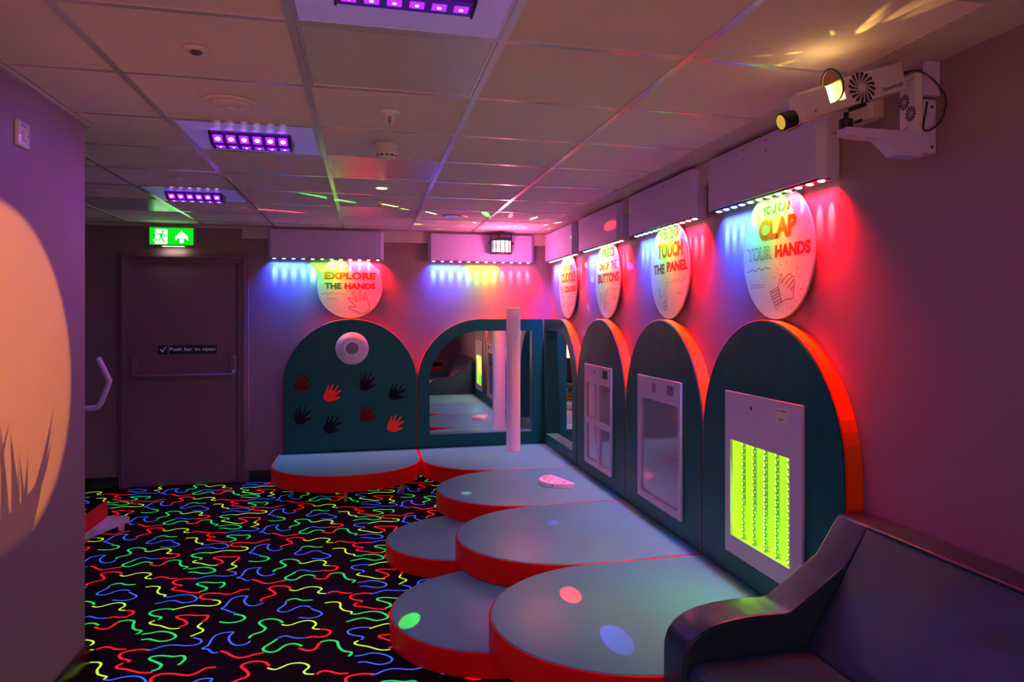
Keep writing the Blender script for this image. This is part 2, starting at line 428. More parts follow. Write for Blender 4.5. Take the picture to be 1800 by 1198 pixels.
# fire door
bm = bm_new(); box(bm, -2.005, -1.140, 7.318, 7.338, .008, 1.985); bevel(bm, .003)
door = struct('door_1', bm, M_DOORPAINT)
door.location = (0, 0, 0)
bm = bm_new()
def frame_rect(bm, x0, x1, z1, wd, y0, y1):
    box(bm, x0, x0 + wd, y0, y1, .002, z1 - wd); box(bm, x1 - wd, x1, y0, y1, .002, z1 - wd); box(bm, x0, x1, y0, y1, z1 - wd, z1)
frame_rect(bm, -2.092, -1.038, 2.072, .058, 7.300, 7.338)
frame_rect(bm, -2.072, -1.058, 2.052, .022, 7.288, 7.302)
bevel(bm, .004, 2)
obj('door_frame', bm, M_DOORPAINT, door)
bm = bm_new(); frame_rect(bm, -2.034, -1.096, 2.014, .030, 7.306, 7.337); bevel(bm, .003); obj('door_stop', bm, M_DOORPAINT, door)
bm = bm_new()
cyl(bm, (-1.965, 7.262, .985), (1, 0, 0), .013, .80, 16)
pb = obj('push_bar', bm, M_DOORPAINT, door, smooth=True)
for s, x in ((1, -1.968), (-1, -1.160)):
    bm = bm_new()
    box(bm, x - .024, x + .024, 7.272, 7.318, 1.005, 1.150)
    prism(bm, [(7.318, 1.005), (7.250, .965), (7.250, 1.0), (7.280, 1.04), (7.318, 1.04)], x - .012, x + .012, 'x')
    bevel(bm, .006, 2)
    obj('latch_case', bm, M_DOORPAINT, door)

# signs on and over the door
FM = lambda y: (lambda u, v: (u, y, v))
t = thing('door_sign', 'dark strip sign reading Push bar to open on the fire door', 'sign', (-1.54, 7.316, 1.212))
bm = bm_new(); box(bm, -1.783, -1.303, 7.3145, 7.3172, 1.172, 1.252); obj('plate', bm, mat('sign_dark_green', (.002, .03, .022), .4), t)
bm = bm_new(); text(bm, 'Push bar to open', -1.688, -1.315, 1.192, 1.232, FM(7.3135), .018); box(bm, -1.703, -1.700, 7.3135, 7.3142, 1.174, 1.250)
ribbon(bm, [(-1.768, 1.213), (-1.757, 1.212), (-1.748, 1.192), (-1.735, 1.216), (-1.717, 1.238)], .009, FM(7.3135), smooth=2)
obj('lettering', bm, mat('sign_letters', (.72, .60, .85), .5, emit=(.4, .25, .7), es=.12), t)

t = thing('exit_sign', 'lit green emergency exit sign with running man and up arrow above the door', 'exit sign', (-1.65, 7.26, 2.2))
bm = bm_new(); box(bm, -1.842, -1.462, 7.245, 7.3, 2.128, 2.296); bevel(bm, .004); obj('housing', bm, M_WALL, t)
bm = bm_new(); box(bm, -1.833, -1.482, 7.2435, 7.2455, 2.138, 2.287); obj('sign_face', bm, M_GREEN_EXIT, t)
def EX(px, py):   # pictogram traced on the zoomed sign
    return (-1.834 + (px - 225) / 1250 * .352, 2.287 - (py - 195) / 530 * .149)
bm = bm_new()
m1 = FM(7.2428)
def poly(bm, pts, mp):
    V = [bm.verts.new(mp(*p)) for p in pts]
    for tr in tessellate_polygon([[Vector((p[0], p[1], 0)) for p in pts]]):
        try: bm.faces.new([V[i] for i in tr])
        except ValueError: pass
poly(bm, [EX(*p) for p in ((390, 245), (738, 245), (738, 690), (705, 715), (360, 715), (390, 660))], m1)
poly(bm, [EX(*p) for p in ((1140, 290), (1325, 465), (1325, 595), (1198, 490), (1198, 668), (1085, 668), (1085, 490), (960, 595), (960, 465))], m1)
ribbon(bm, [EX(330, 590), EX(400, 588)], .016, m1, smooth=0)
obj('pictogram', bm, M_WHITE_EXIT, t)
bm = bm_new(); m2 = FM(7.2424)
poly(bm, [EX(607 + 34 * math.cos(a * PI / 8), 328 + 34 * math.sin(a * PI / 8)) for a in range(16)], m2)
poly(bm, [EX(*p) for p in ((500, 378), (590, 378), (610, 420), (575, 500), (520, 505), (520, 470))], m2)
for pl, wd in (([(500, 388), (475, 395), (435, 455)], .0085), ([(595, 390), (655, 455), (735, 458)], .0085), ([(535, 480), (515, 588), (365, 588)], .010), ([(560, 490), (645, 655)], .011), ([(600, 712), (640, 692)], .006)):
    ribbon(bm, [EX(*p) for p in pl], wd, m2, smooth=0)
obj('running_man', bm, M_GREEN_EXIT, t)
bm = bm_new(); box(bm, -1.735, -1.560, 7.247, 7.29, 2.1235, 2.1275); obj('lamp_strip', bm, M_STRIPW, t)
light('exit_lamp', 'AREA', (-1.65, 7.27, 2.12), .35, (1, .9, .6), parent=t, aim=(-1.65, 7.30, 1.5), size=.17, sizey=.03)
light('exit_glow', 'AREA', (-1.65, 7.235, 2.21), .3, (.2, 1, .2), parent=t, aim=(-1.65, 6.5, 2.4), size=.3, sizey=.14)

# ---------------------------------------------------------------- ceiling fittings
def ceiling_panel(cx, cy, m, label, name='ceiling_panel', group=None):
    bm = bm_new(); h = .286
    prism(bm, [(cx - h, cy - h), (cx + h, cy - h), (cx + h, cy + h), (cx - h, cy + h)], ZT + .0006, ZT + .0036)
    t = thing(name, label, 'light panel', (cx, cy, ZT), group)
    obj('diffuser', bm, m, t)
    bm = bm_new()
    o = [(cx - h, cy - h), (cx + h, cy - h), (cx + h, cy + h), (cx - h, cy + h)]
    prism(bm, o, ZT - .0008, ZT + .0006, holes=[offset(o, .010)])
    obj('panel_frame', bm, M_TEE, t)
    return t
ceiling_panel(.095, 2.521, M_ACRYL, 'unlit glossy square ceiling panel in front of the nearest violet lamp')
ceiling_panel(.095, 4.321, M_ACRYL, 'unlit glossy square ceiling panel between smoke detector and lit downlight')
ceiling_panel(.095, 6.121, M_ACRYL, 'unlit glossy square ceiling panel beyond the far fire sprinkler')
ceiling_panel(-1.705, 6.121, M_ACRYL, 'unlit glossy square ceiling panel in front of the green exit sign')

def uv_lamp(cx, cy, where):
    ceiling_panel(cx, cy, M_UVPANEL, 'violet-lit square ceiling panel holding the ultraviolet lamp ' + where)
    t = thing('ultraviolet_lamp', 'black bar lamp with two rows of purple lenses ' + where, 'lamp', (cx, cy, ZT - .002))
    f = cy - 3.721
    prof = [(3.600 + f, 2.3245), (3.600 + f, 2.318), (3.660 + f, 2.281), (3.745 + f, 2.279), (3.790 + f, 2.3245)]
    bm = bm_new(); prism(bm, prof, cx - .165, cx + .165, 'x'); bevel(bm, .003, 2); obj('housing', bm, M_UVBODY, t)
    for s in (-1, 1):
        bm = bm_new(); prism(bm, offset(prof, -.004), cx + s * .166, cx + s * .172, 'x'); obj('end_cap', bm, M_BLACK, t)
    for k in range(6):
        x = cx - .1375 + k * .055
        bm = bm_new()   # lens on the near slope
        d = Vector((0, -.525, -.851)); c = Vector((x, 3.630 + f, 2.299))
        for (a, b, ww, hh, e) in ((0, 0, .019, .024, .0015),):
            e1 = Vector((1, 0, 0)); e2 = Vector((0, .851, -.525))
            V = [c + d * e + e1 * sx * ww + e2 * sy * hh for sx, sy in ((-1, -1), (1, -1), (1, 1), (-1, 1))]
            W = [v - d * .004 for v in V]
            A = [bm.verts.new(v) for v in V]; B = [bm.verts.new(v) for v in W]
            bm.faces.new(A); bm.faces.new(B[::-1])
            for i in range(4): bm.faces.new((A[i], A[(i + 1) % 4], B[(i + 1) % 4], B[i]))
        ln = obj('lens', bm, M_UVLENS, t)
        bm = bm_new(); lathe(bm, c + d * .001, [(.0105, 0), (.0095, .003), (.004, .005)], 12, d); obj('emitter', bm, M_UVCORE, ln)
        bm = bm_new(); box(bm, x - .018, x + .018, 3.686 + f, 3.722 + f, 2.2775, 2.2815); ln = obj('lens', bm, M_UVLENS, t)
        bm = bm_new(); cyl(bm, (x, 3.704 + f, 2.2776), (0, 0, -1), .005, .001, 10); obj('emitter', bm, M_UVCORE, ln)
    light('uv_spill', 'AREA', (cx, 3.69 + f, 2.268), 6.5, (.42, .07, 1), parent=t, aim=(cx - .1, 3.3 + f, 0), size=.3, sizey=.08, spec=.4)
    for k in range(6):
        x = cx - .1375 + k * .055
        light('uv_halo', 'SPOT', (x, 3.578 + f, 2.300), .08, (.36, .0, 1), parent=t, aim=(x, 3.572 + f, 2.33), cone=78, blend=.25, rad=.002, spec=.2)
uv_lamp(.095, 1.921, 'nearest the camera')
uv_lamp(-.505, 3.721, 'in the middle of the ceiling')
uv_lamp(-1.105, 5.521, 'farthest away near the exit sign')

def lathe_thing(name, part, prof, x, y, m, label, cat):
    bm = bm_new(); lathe(bm, (x, y, ZT + .002), prof, 40)
    t = thing(name, label, cat, (x, y, ZT))
    obj(part, bm, m, t, smooth=True)
    return t
t = lathe_thing('ceiling_vent', 'rim', [(.10, 0), (.10, .004), (.092, .009), (.080, .009), (.074, .004)], -.505, 3.115, M_TILE, 'round white ceiling vent in front of the middle violet lamp', 'vent')
bm = bm_new(); lathe(bm, (-.505, 3.115, ZT), [(.068, 0), (.066, .012), (.050, .019), (.016, .021), (.015, .026), (.004, .027)], 36); obj('valve_disc', bm, M_TILE, t, smooth=True)
t = lathe_thing('ceiling_vent', 'rim', [(.09, 0), (.09, .004), (.082, .009), (.070, .009), (.064, .004)], -1.69, 5.53, M_TILE, 'round white ceiling vent beside the left wall corner', 'vent')
bm = bm_new(); lathe(bm, (-1.69, 5.53, ZT), [(.058, 0), (.056, .012), (.040, .019), (.004, .021)], 36); obj('valve_disc', bm, M_TILE, t, smooth=True)
t = lathe_thing('motion_sensor', 'rim', [(.036, 0), (.036, .005), (.030, .010), (.021, .010)], -.508, 2.52, M_TILE, 'small round white ceiling sensor with dark centre, nearest the camera', 'sensor')
bm = bm_new(); lathe(bm, (-.508, 2.52, ZT), [(.018, 0), (.018, .013), (.010, .018), (.002, .019)], 24); obj('lens', bm, mat('sensor_lens', (.12, .08, .08), .3), t, smooth=True)
lathe_thing('ceiling_sensor', 'cover', [(.036, 0), (.036, .004), (.02, .008), (.002, .009)], -1.10, 4.91, M_TILE, 'small flat white disc on the ceiling before the far violet lamp', 'sensor')
t = lathe_thing('ceiling_speaker', 'rim', [(.082, 0), (.082, .006), (.074, .010), (.070, .006)], .68, 6.15, M_TILE, 'round white ceiling speaker among the light streaks near the far wall', 'speaker')
bm = bm_new(); lathe(bm, (.68, 6.15, ZT), [(.068, 0), (.066, .008), (.03, .011), (.002, .012)], 30); obj('grille', bm, M_GREYM, t, smooth=True)
def sprinkler(x, y, label):
    t = lathe_thing('fire_sprinkler', 'escutcheon', [(.040, 0), (.040, .003), (.034, .008), (.014, .011), (.012, .016)], x, y, M_WHITEG, label, 'sprinkler')
    bm = bm_new()
    for s in (-1, 1): tube(bm, [(x + s * .009, y, ZT - .012), (x + s * .015, y, ZT - .024), (x + s * .014, y, ZT - .040), (x + s * .003, y, ZT - .049)], .0026, 8)
    obj('yoke', bm, M_WHITEG, t, smooth=True)
    bm = bm_new(); cyl(bm, (x, y, ZT - .018), (0, 0, -1), .0028, .030, 8); obj('glass_bulb', bm, mat('bulb_red', (.6, .02, .02), .1), t)
    bm = bm_new(); lathe(bm, (x, y, ZT - .048), [(.004, 0), (.016, .002), (.018, .004), (.003, .005)], 16); obj('deflector', bm, M_WHITEG, t)
sprinkler(.092, 3.10, 'fire sprinkler hanging nearer the camera, before the smoke detector')
sprinkler(.095, 5.50, 'fire sprinkler hanging farther away, beyond the lit downlight')
t = lathe_thing('smoke_detector', 'base', [(.054, 0), (.056, .004), (.055, .016), (.046, .022), (.044, .030)], .094, 3.67, M_WHITE, 'white round smoke detector hanging from the ceiling', 'smoke detector')
bm = bm_new(); lathe(bm, (.094, 3.67, ZT - .028), [(.044, 0), (.051, .003), (.051, .018), (.045, .034), (.032, .042), (.006, .044)], 36); hd = obj('sensor_head', bm, M_WHITE, t, smooth=True)
for k in range(12):
    a = k * PI / 6; bm = bm_new()
    c = Vector((.094 + .0462 * math.cos(a), 3.67 + .0462 * math.sin(a), ZT - .059)); r = Vector((math.cos(a), math.sin(a), 0)); q = Vector((-math.sin(a), math.cos(a), 0))
    V = [bm.verts.new(c + q * sx * .008 + Vector((0, 0, 1)) * sy * .0035 + r * (.0014 + .0011 * sy)) for sx, sy in ((-1, -1), (1, -1), (1, 1), (-1, 1))]
    bm.faces.new(V); obj('slot', bm, M_BLACK, hd)
t = lathe_thing('downlight', 'rim', [(.046, 0), (.046, .003), (.038, .006), (.033, .002)], .095, 4.92, M_WHITEG, 'small round downlight glowing warm yellow in the ceiling', 'downlight')
bm = bm_new(); lathe(bm, (.095, 4.92, ZT - .001), [(.032, 0), (.031, .004), (.002, .0055)], 24); obj('bulb', bm, M_WARM, t)
light('downlight_beam', 'SPOT', (.095, 4.92, ZT - .02), 3, (1, .62, .28), parent=t, aim=(.095, 4.92, 0), cone=95, blend=.9, rad=.03)
light('downlight_halo', 'POINT', (.095, 4.92, ZT - .030), .03, (1, .62, .28), parent=t, rad=.02)

# ---------------------------------------------------------------- padded wall arches
def arch_pts(c, z0, zs, r, n=40):
    """outline (along wall, z): straight sides and a semicircular head"""
    return [(c - r, z0), (c + r, z0)] + [(c + r * math.cos(a * PI / n), zs + r * math.sin(a * PI / n)) for a in range(n + 1)]
def padded(name, label, outline, axis, group, hole=None, loc=None):
    """cover on the room side, coloured band round the edge, against the wall"""
    F, W = (FX, XW) if axis == 'x' else (FY, YF)
    t = thing(name, label, 'padded panel', loc, group)
    bm = bm_new()
    if hole:
        prism(bm, offset(outline, .0015), F + .012, F + .004, axis, holes=[hole])
        prism(bm, offset(outline, .006), F + .004, F, axis, holes=[hole])
    else:
        pillow(bm, offset(outline, .0015), F + .012, F, .007, axis=axis)
    cover = obj('cover', bm, M_TEAL, t, smooth=False)
    bm = bm_new()
    if hole: prism(bm, outline, W - .002, F + .012, axis, holes=[hole])
    else: prism(bm, outline, W - .002, F + .012, axis)
    obj('edge_band', bm, M_ORANGE, t)
    bm = bm_new()   # piped seam along the front edge
    o3 = offset(outline, .001)
    k = 0
    P = [((F + .008, a, b) if axis == 'x' else (a, F + .008, b)) for a, b in o3]
    tube(bm, P[1:] + [P[0]], .0032, 8, smooth=0)
    obj('piping', bm, M_RED, t, smooth=True)
    return t, cover
ZS, Z0 = .882, .2535
ARC = 'padded arches on the walls'
t_ex, cov_ex = padded('padded_arch', 'teal padded arch with hand prints below the EXPLORE THE HANDS sign', arch_pts(-.137, Z0, ZS, .603), 'y', ARC, loc=(-.137, 7.3, Z0))
t_bt, cov_bt = padded('padded_arch', 'teal padded arch around the four-pane panel below the BUTTONS sign', arch_pts(5.458, Z0, ZS, .606), 'x', ARC, loc=(1.75, 5.458, Z0))
t_tc, cov_tc = padded('padded_arch', 'teal padded arch around the plain grey screen below the TOUCH THE PANEL sign', arch_pts(4.235, Z0, ZS, .604), 'x', ARC, loc=(1.75, 4.235, Z0))
CH = [(2.765, .458), (3.287, .458), (3.287, .915), (2.765, .915)]
t_cl, cov_cl = padded('padded_arch', 'teal padded arch around the lime-lit panel below the CLAP YOUR HANDS sign', arch_pts(3.020, Z0, ZS, .605), 'x', ARC, hole=[(2.75, .44), (3.30, .44), (3.30, .93), (2.75, .93)], loc=(1.75, 3.02, Z0))

# hand prints (outline traced once, mirrored for the other hand)
HAND = [(-0.009, -0.19), (0.004, -0.183), (0.034, -0.19), (0.055, -0.19), (0.049, -0.178), (0.028, -0.156), (-0.011, -0.119), (-0.013, -0.108), (0.001, -0.103), (0.034, -0.121), (0.058, -0.143), (0.061, -0.137), (0.043, -0.1), (0.021, -0.059), (0.022, -0.05), (0.034, -0.053), (0.058, -0.09), (0.079, -0.124), (0.094, -0.124), (0.091, -0.09), (0.082, -0.049), (0.088, -0.039), (0.096, -0.045), (0.109, -0.083), (0.124, -0.121), (0.135, -0.118), (0.13, -0.083), (0.13, -0.061), (0.138, -0.057), (0.146, -0.068), (0.152, -0.108), (0.17, -0.152), (0.178, -0.19), (0.17, -0.221), (0.143, -0.24), (0.106, -0.249), (0.076, -0.243), (0.034, -0.221), (-0.002, -0.206)]
hands = [(-.566, .905, 1, M_DARKRED, 'dark red hand print, top left'), (-.301, .800, -1, M_HANDRED, 'bright red hand print, upper row'), (.011, .900, 1, M_NAVY, 'navy hand print, top right of centre'), (.283, .795, -1, M_NAVY, 'navy hand print, upper far right'),
         (-.566, .603, 1, M_NAVY, 'navy hand print, lower left'), (-.301, .505, -1, M_NAVY, 'navy hand print, lower left of centre'), (.011, .606, 1, M_DARKRED, 'dark red hand print, lower row'), (.270, .495, -1, M_HANDRED, 'bright red hand print, lower right')]
for x, z, s, m, lb in hands:
    bm = bm_new()
    k = .80
    pts = [(x - s * (p[0] - .08) * k * -1 if s < 0 else x - (p[0] - .08) * k, z + (p[1] + .145) * k) for p in HAND]
    rot = .12 * (1 if s > 0 else -1)
    pts = [(x + (a - x) * math.cos(rot) - (b - z) * math.sin(rot), z + (a - x) * math.sin(rot) + (b - z) * math.cos(rot)) for a, b in pts]
    P = [(a, FY - .001, b) for a, b in pts]
    V = [bm.verts.new(p) for p in P]; W2 = [bm.verts.new((p[0], FY + .001, p[2])) for p in P]
    for tr in tessellate_polygon([[Vector((a, b, 0)) for a, b in pts]]):
        try: bm.faces.new([V[i] for i in tr])
        except ValueError: pass
    n = len(V)
    for i in range(n): bm.faces.new((V[i], V[(i + 1) % n], W2[(i + 1) % n], W2[i]))
    o = obj('hand_print', bm, m, t_ex); o['label'] = lb
t = thing('wall_speaker', 'white round speaker plate with grey mesh centre on the hand print arch', 'speaker', (-.128, FY, 1.21))
bm = bm_new(); lathe(bm, (-.128, FY - .001, 1.21), [(.150, 0), (.150, .008), (.145, .012), (.072, .012)], 56, (0, -1, 0)); obj('plate', bm, M_WHITE, t, smooth=True)
bm = bm_new(); lathe(bm, (-.128, FY - .012, 1.21), [(.074, 0), (.074, .004), (.069, .006), (.067, .003)], 40, (0, -1, 0)); obj('rim', bm, M_WHITEG, t, smooth=True)
bm = bm_new(); lathe(bm, (-.128, FY - .0125, 1.21), [(.066, 0), (.066, .002), (.03, .0045), (.002, .005)], 40, (0, -1, 0)); obj('mesh_grille', bm, mat('grille_grey', (.30, .26, .30), .6, bump=(900, .9, .004)), t, smooth=True)
bm = bm_new()
for dx, dz in ((0, .052), (0, -.054), (.055, .012)): cyl(bm, (-.128 + dx * 1.32, FY - .0125, 1.21 + dz * 1.32), (0, -1, 0), .0028, .0055, 8)
obj('screws', bm, M_CHROME, t)

# corner mirrors in padded frames
def mirror_frame(label, outer, inner, axis, loc, mlabel):
    F, W = (FX, XW) if axis == 'x' else (FY, YF)
    t = thing('padded_mirror', label, 'mirror', loc, 'corner mirrors')
    bm = bm_new()
    prism(bm, offset(outer, .001), F + .010, F + .003, axis, holes=[inner]); prism(bm, offset(outer, .005), F + .003, F, axis, holes=[offset(inner, -.003)])
    prism(bm, offset(outer, .004), W - .022, F + .010, axis, holes=[inner])
    obj('padded_frame', bm, M_TEAL, t)
    bm = bm_new(); prism(bm, outer, W - .002, F + .012, axis, holes=[offset(outer, .004)]); obj('edge_band', bm, M_ORANGE, t)
    bm = bm_new(); prism(bm, offset(outer, .006), W - .0225, W - .004, axis); obj('mirror_sheet', bm, M_MIRROR, t)
    bm = bm_new(); zb = min(p[1] for p in inner)
    a0, a1 = min(p[0] for p in inner) + .002, max(p[0] for p in inner) - .002
    prism(bm, [(a0, zb - .001), (a1, zb - .001), (a1, zb + .0025), (a0, zb + .0025)], F + .001, W - .023, axis); obj('sill', bm, M_TOP, t)
    return t
def q_arch(x0, x1, z0, z1, cx, cz, r, flip=False, n=22):
    """flat-topped outline with one rounded upper corner (at x0 side; flip for the x1 side)"""
    if not flip:
        return [(x0, z0), (x1, z0), (x1, z1)] + [(cx + r * math.cos(PI / 2 + k / n * PI / 2), cz + r * math.sin(PI / 2 + k / n * PI / 2)) for k in range(n + 1)]
    return [(x0, z0), (x1, z0), (x1, z1)] + [(cx + r * math.cos(PI / 2 + k / n * PI / 2), cz + r * math.sin(PI / 2 + k / n * PI / 2)) for k in range(n + 1)]
mirror_frame('arched mirror in teal padded frame on the far wall behind the white column',
             q_arch(.475, 1.700, Z0, 1.482, 1.082, .875, .607), q_arch(.587, 1.590, .376, 1.368, 1.082, .873, .495), 'y', (1.09, 7.3, Z0), '')
mirror_frame('arched mirror in teal padded frame on the right wall by the corner',
             q_arch(6.072, 7.256, Z0, 1.482, 6.679, .875, .607), q_arch(6.205, 7.170, .356, 1.368, 6.690, .883, .485), 'x', (1.75, 6.66, Z0), '')

# ---------------------------------------------------------------- interactive panels set into the arches
def RM(x): return lambda u, v: (x, u, v)
# clap: lime light box
t = thing('light_rod_panel', 'lilac wall panel with a lime-lit window of glowing rods', 'sensory panel', (FX, 3.02, .4))
y0, y1, z0, z1 = 2.672, 3.340, .370, 1.146
bm = bm_new(); prism(bm, [(y0, z0), (y1, z0), (y1, z1), (y0, z1)], FX - .016, FX - .001, 'x', holes=[CH]); bevel(bm, .003, 2, 60); obj('face_plate', bm, M_PANEL, t)
bm = bm_new()
box(bm, XW - .012, XW - .006, 2.755, 3.295, .447, .925)
for a in (2.757, 3.291): box(bm, FX, XW - .012, a, a + .004, .447, .925)
for a in (.448, .920): box(bm, FX, XW - .012, 2.757, 3.295, a, a + .004)
obj('light_box', bm, M_LIME, t)
rods = [(3.216, 1.731), (3.114, 1.731), (3.062, 1.757), (3.013, 1.731), (2.962, 1.757), (2.917, 1.731), (2.866, 1.757), (2.818, 1.731)]
for k, (ry, rx) in enumerate(rods):
    bm = bm_new(); cyl(bm, (rx, ry, .452), (0, 0, 1), .008, .467, 10); rd = obj('light_rod', bm, M_LIME2, t, smooth=True)
    bm = bm_new()
    for j in range(15):
        z = .468 + j * .0308
        bmesh.ops.create_icosphere(bm, subdivisions=1, radius=.0042, matrix=Matrix.Translation((rx - .008, ry + .002, z)))
        bmesh.ops.create_icosphere(bm, subdivisions=1, radius=.0021, matrix=Matrix.Translation((rx - .006, ry - .008, z + .015)))
    obj('led_dots', bm, M_LIMEDOT, rd)
    bm = bm_new(); cyl(bm, (rx, ry, .452), (0, 0, 1), .015, .004, 12); obj('socket', bm, M_GREYM, rd)
bm = bm_new(); box(bm, FX - .018, FX - .0155, 2.778, 2.868, 1.055, 1.118); lb = obj('label_plate', bm, M_CREAM, t)
bm = bm_new(); m = RM(FX - .0185)
for u0, u1, v in ((2.786, 2.826, 1.106), (2.842, 2.858, 1.104), (2.806, 2.850, 1.070), (2.820, 2.838, 1.064)): ribbon(bm, [(u0, v), (u1, v)], .0035, m, smooth=0)
obj('print_lines', bm, M_INK, lb)
bm = bm_new(); cyl(bm, (FX - .0155, 3.083, 1.085), (-1, 0, 0), .009, .002, 16); obj('sensor_hole', bm, M_DARKHOLE, t)
light('lime_spill', 'AREA', (FX + .01, 3.02, .69), 2.2, (.35, 1, .05), parent=t, aim=(0, 3.02, .45), size=.48, sizey=.42, spec=.6)
# touch: one big screen
t = thing('touch_panel', 'lilac framed wall panel with one tall grey reflective screen', 'sensory panel', (FX, 4.23, .4))
bm = bm_new(); prism(bm, [(3.875, .362), (4.556, .362), (4.556, 1.135), (3.875, 1.135)], FX - .018, FX - .001, 'x', holes=[[(3.912, .408), (4.508, .408), (4.508, .994), (3.912, .994)]]); bevel(bm, .003, 2, 60); obj('frame', bm, M_PANEL, t)
bm = bm_new(); box(bm, FX - .0045, FX - .0005, 3.905, 4.515, .400, 1.0); obj('screen', bm, M_GREYM, t)
bm = bm_new(); lathe(bm, (FX - .017, 4.268, 1.072), [(.033, 0), (.033, .003), (.031, .0035)], 28, (-1, 0, 0)); g = obj('speaker_grille', bm, mat('grille_grey2', (.33, .28, .33), .5, bump=(700, 1, .004)), t)
bm = bm_new(); box(bm, FX - .0195, FX - .0175, 3.970, 4.064, 1.048, 1.105); lb = obj('label_plate', bm, M_GREYM, t)
bm = bm_new(); ribbon(bm, [(3.978, 1.092), (4.01, 1.092)], .003, RM(FX - .02), smooth=0); obj('print_lines', bm, M_INK, lb)
# buttons: four panes
t = thing('button_panel', 'lilac framed wall panel with four grey reflective panes', 'sensory panel', (FX, 5.43, .4))
W4 = [[(5.128, .395), (5.385, .395), (5.385, .668), (5.128, .668)], [(5.440, .395), (5.722, .395), (5.722, .668), (5.440, .668)],
      [(5.128, .715), (5.385, .715), (5.385, .992), (5.128, .992)], [(5.440, .715), (5.722, .715), (5.722, .992), (5.440, .992)]]
bm = bm_new(); prism(bm, [(5.100, .352), (5.772, .352), (5.772, 1.132), (5.100, 1.132)], FX - .018, FX - .001, 'x', holes=W4); bevel(bm, .002, 1, 60); obj('frame', bm, M_PANEL, t)
for h in W4:
    bm = bm_new(); prism(bm, offset(h, -.004), FX - .005, FX - .0005, 'x'); obj('pane', bm, M_GREYM, t)
bm = bm_new(); box(bm, FX - .0195, FX - .0175, 5.180, 5.295, 1.045, 1.108); obj('label_plate', bm, M_DARKHOLE, t)
bm = bm_new(); cyl(bm, (FX - .0175, 5.50, 1.078), (-1, 0, 0), .011, .002, 14); obj('sensor_hole', bm, M_DARKHOLE, t)

# ---------------------------------------------------------------- padded seating platform
def platform(label, pts, z0, z1, loc, legs=(), group='padded platforms on low legs', name='padded_platform', top=M_TOP):
    t = thing(name, label, 'padded platform', loc, group)
    bm = bm_new(); pillow(bm, pts, z0, z1 - .004, .006); obj('side_band', bm, M_RED, t, smooth=True)
    bm = bm_new(); pillow(bm, offset(pts, .008), z1 - .006, z1, .005, seg=3); obj('top_cover', bm, top, t, smooth=True)
    for x, y in legs:
        bm = bm_new(); cyl(bm, (x, y, .001), (0, 0, 1), .014, z0 - .001, 14); lg = obj('leg', bm, M_CHROME, t, smooth=True)
        bm = bm_new(); cyl(bm, (x, y, .001), (0, 0, 1), .020, .008, 14); obj('foot', bm, M_RUB, lg)
    return t
ZB, ZP = .115, .25
n = 40
# bench below the hand prints
pts = [(-.780, YF - .008), (-.780, 6.79)] + disc_pts(-.156, 6.79, .624, n, PI, 2 * PI, True)[1:-1] + [(.468, 6.79), (.468, YF - .008)]
platform('pale teal padded bench with round front and red side, before the hand print arch', pts, ZB, ZP, (-.156, 6.9, 0), [(-.16, 6.30), (-.60, 6.60), (.30, 6.55), (-.60, 7.2), (.32, 7.2)])
pts = [(.474, YF - .008), (.474, 6.715)] + disc_pts(1.094, 6.715, .620, 22, PI, 1.5 * PI, True)[1:] + [(XW - .006, 6.095), (XW - .006, YF - .008)]
platform('pale teal padded corner platform under the white column', pts, ZB, ZP, (1.2, 6.7, 0), [(.65, 6.6), (.6, 7.2), (1.6, 7.2), (1.6, 6.2)])
for cy, lb in ((5.482, 'pale teal padded platform with round end, with the white controller'), (4.262, 'pale teal padded platform with round end, second from the sofa'), (3.042, 'pale teal padded platform with round end, nearest and beside the sofa')):
    pts = [(XW - .006, cy - .607)] + [(XW - .006, cy + .607)] + disc_pts(1.100, cy, .607, n, PI / 2, 1.5 * PI, True)
    platform(lb, pts, ZB, ZP, (1.2, cy, 0), [(1.30, cy + .5), (1.30, cy - .5), (1.7, cy + .5), (1.7, cy - .5)])
platform('low round padded step, the farther of the two, tucked under the platforms', disc_pts(.628, 4.79, .512, 72), .003, .112, (.63, 4.79, 0), group='round steps', name='padded_step')
platform('low round padded step, the nearer of the two, with a green light spot', disc_pts(.650, 3.60, .545, 72), .003, .112, (.65, 3.60, 0), group='round steps', name='padded_step')

# column, controller
t = thing('column', 'tall white round column standing on the padded corner platform', 'column', (1.336, 6.925, ZP))
bm = bm_new(); cyl(bm, (1.336, 6.925, ZP + .001), (0, 0, 1), .0665, 1.336, 48); obj('tube', bm, M_WHITEG, t, smooth=True)
bm = bm_new(); cyl(bm, (1.336, 6.925, ZP + 1.337), (0, 0, 1), .0665, .005, 48, .063); obj('cap', bm, M_WHITE, t, smooth=True)
t = thing('controller', 'white semicircular controller with coloured buttons lying on the platform', 'controller', (1.37, 5.45, ZP))
pa, pb2 = Vector((1.385, 5.640)), Vector((1.478, 5.295))
mid = (pa + pb2) / 2; dv = (pb2 - pa); rr = dv.length / 2; an = math.atan2(dv.y, dv.x)
pts = [(mid.x + rr * math.cos(an - k / 26 * PI) * 1.0, mid.y + rr * math.sin(an - k / 26 * PI)) for k in range(27)]
ex = Vector((math.cos(an + PI / 2), math.sin(an + PI / 2))) * .0
pts = pts + []
bm = bm_new(); pillow(bm, pts, ZP + .002, ZP + .036, .006); obj('body', bm, M_WHITEG, t, smooth=True)
bcol = [(.75, .05, .08), (.85, .45, .05), (.8, .15, .5), (.6, .3, .7), (.55, .03, .2), (.9, .25, .2)]
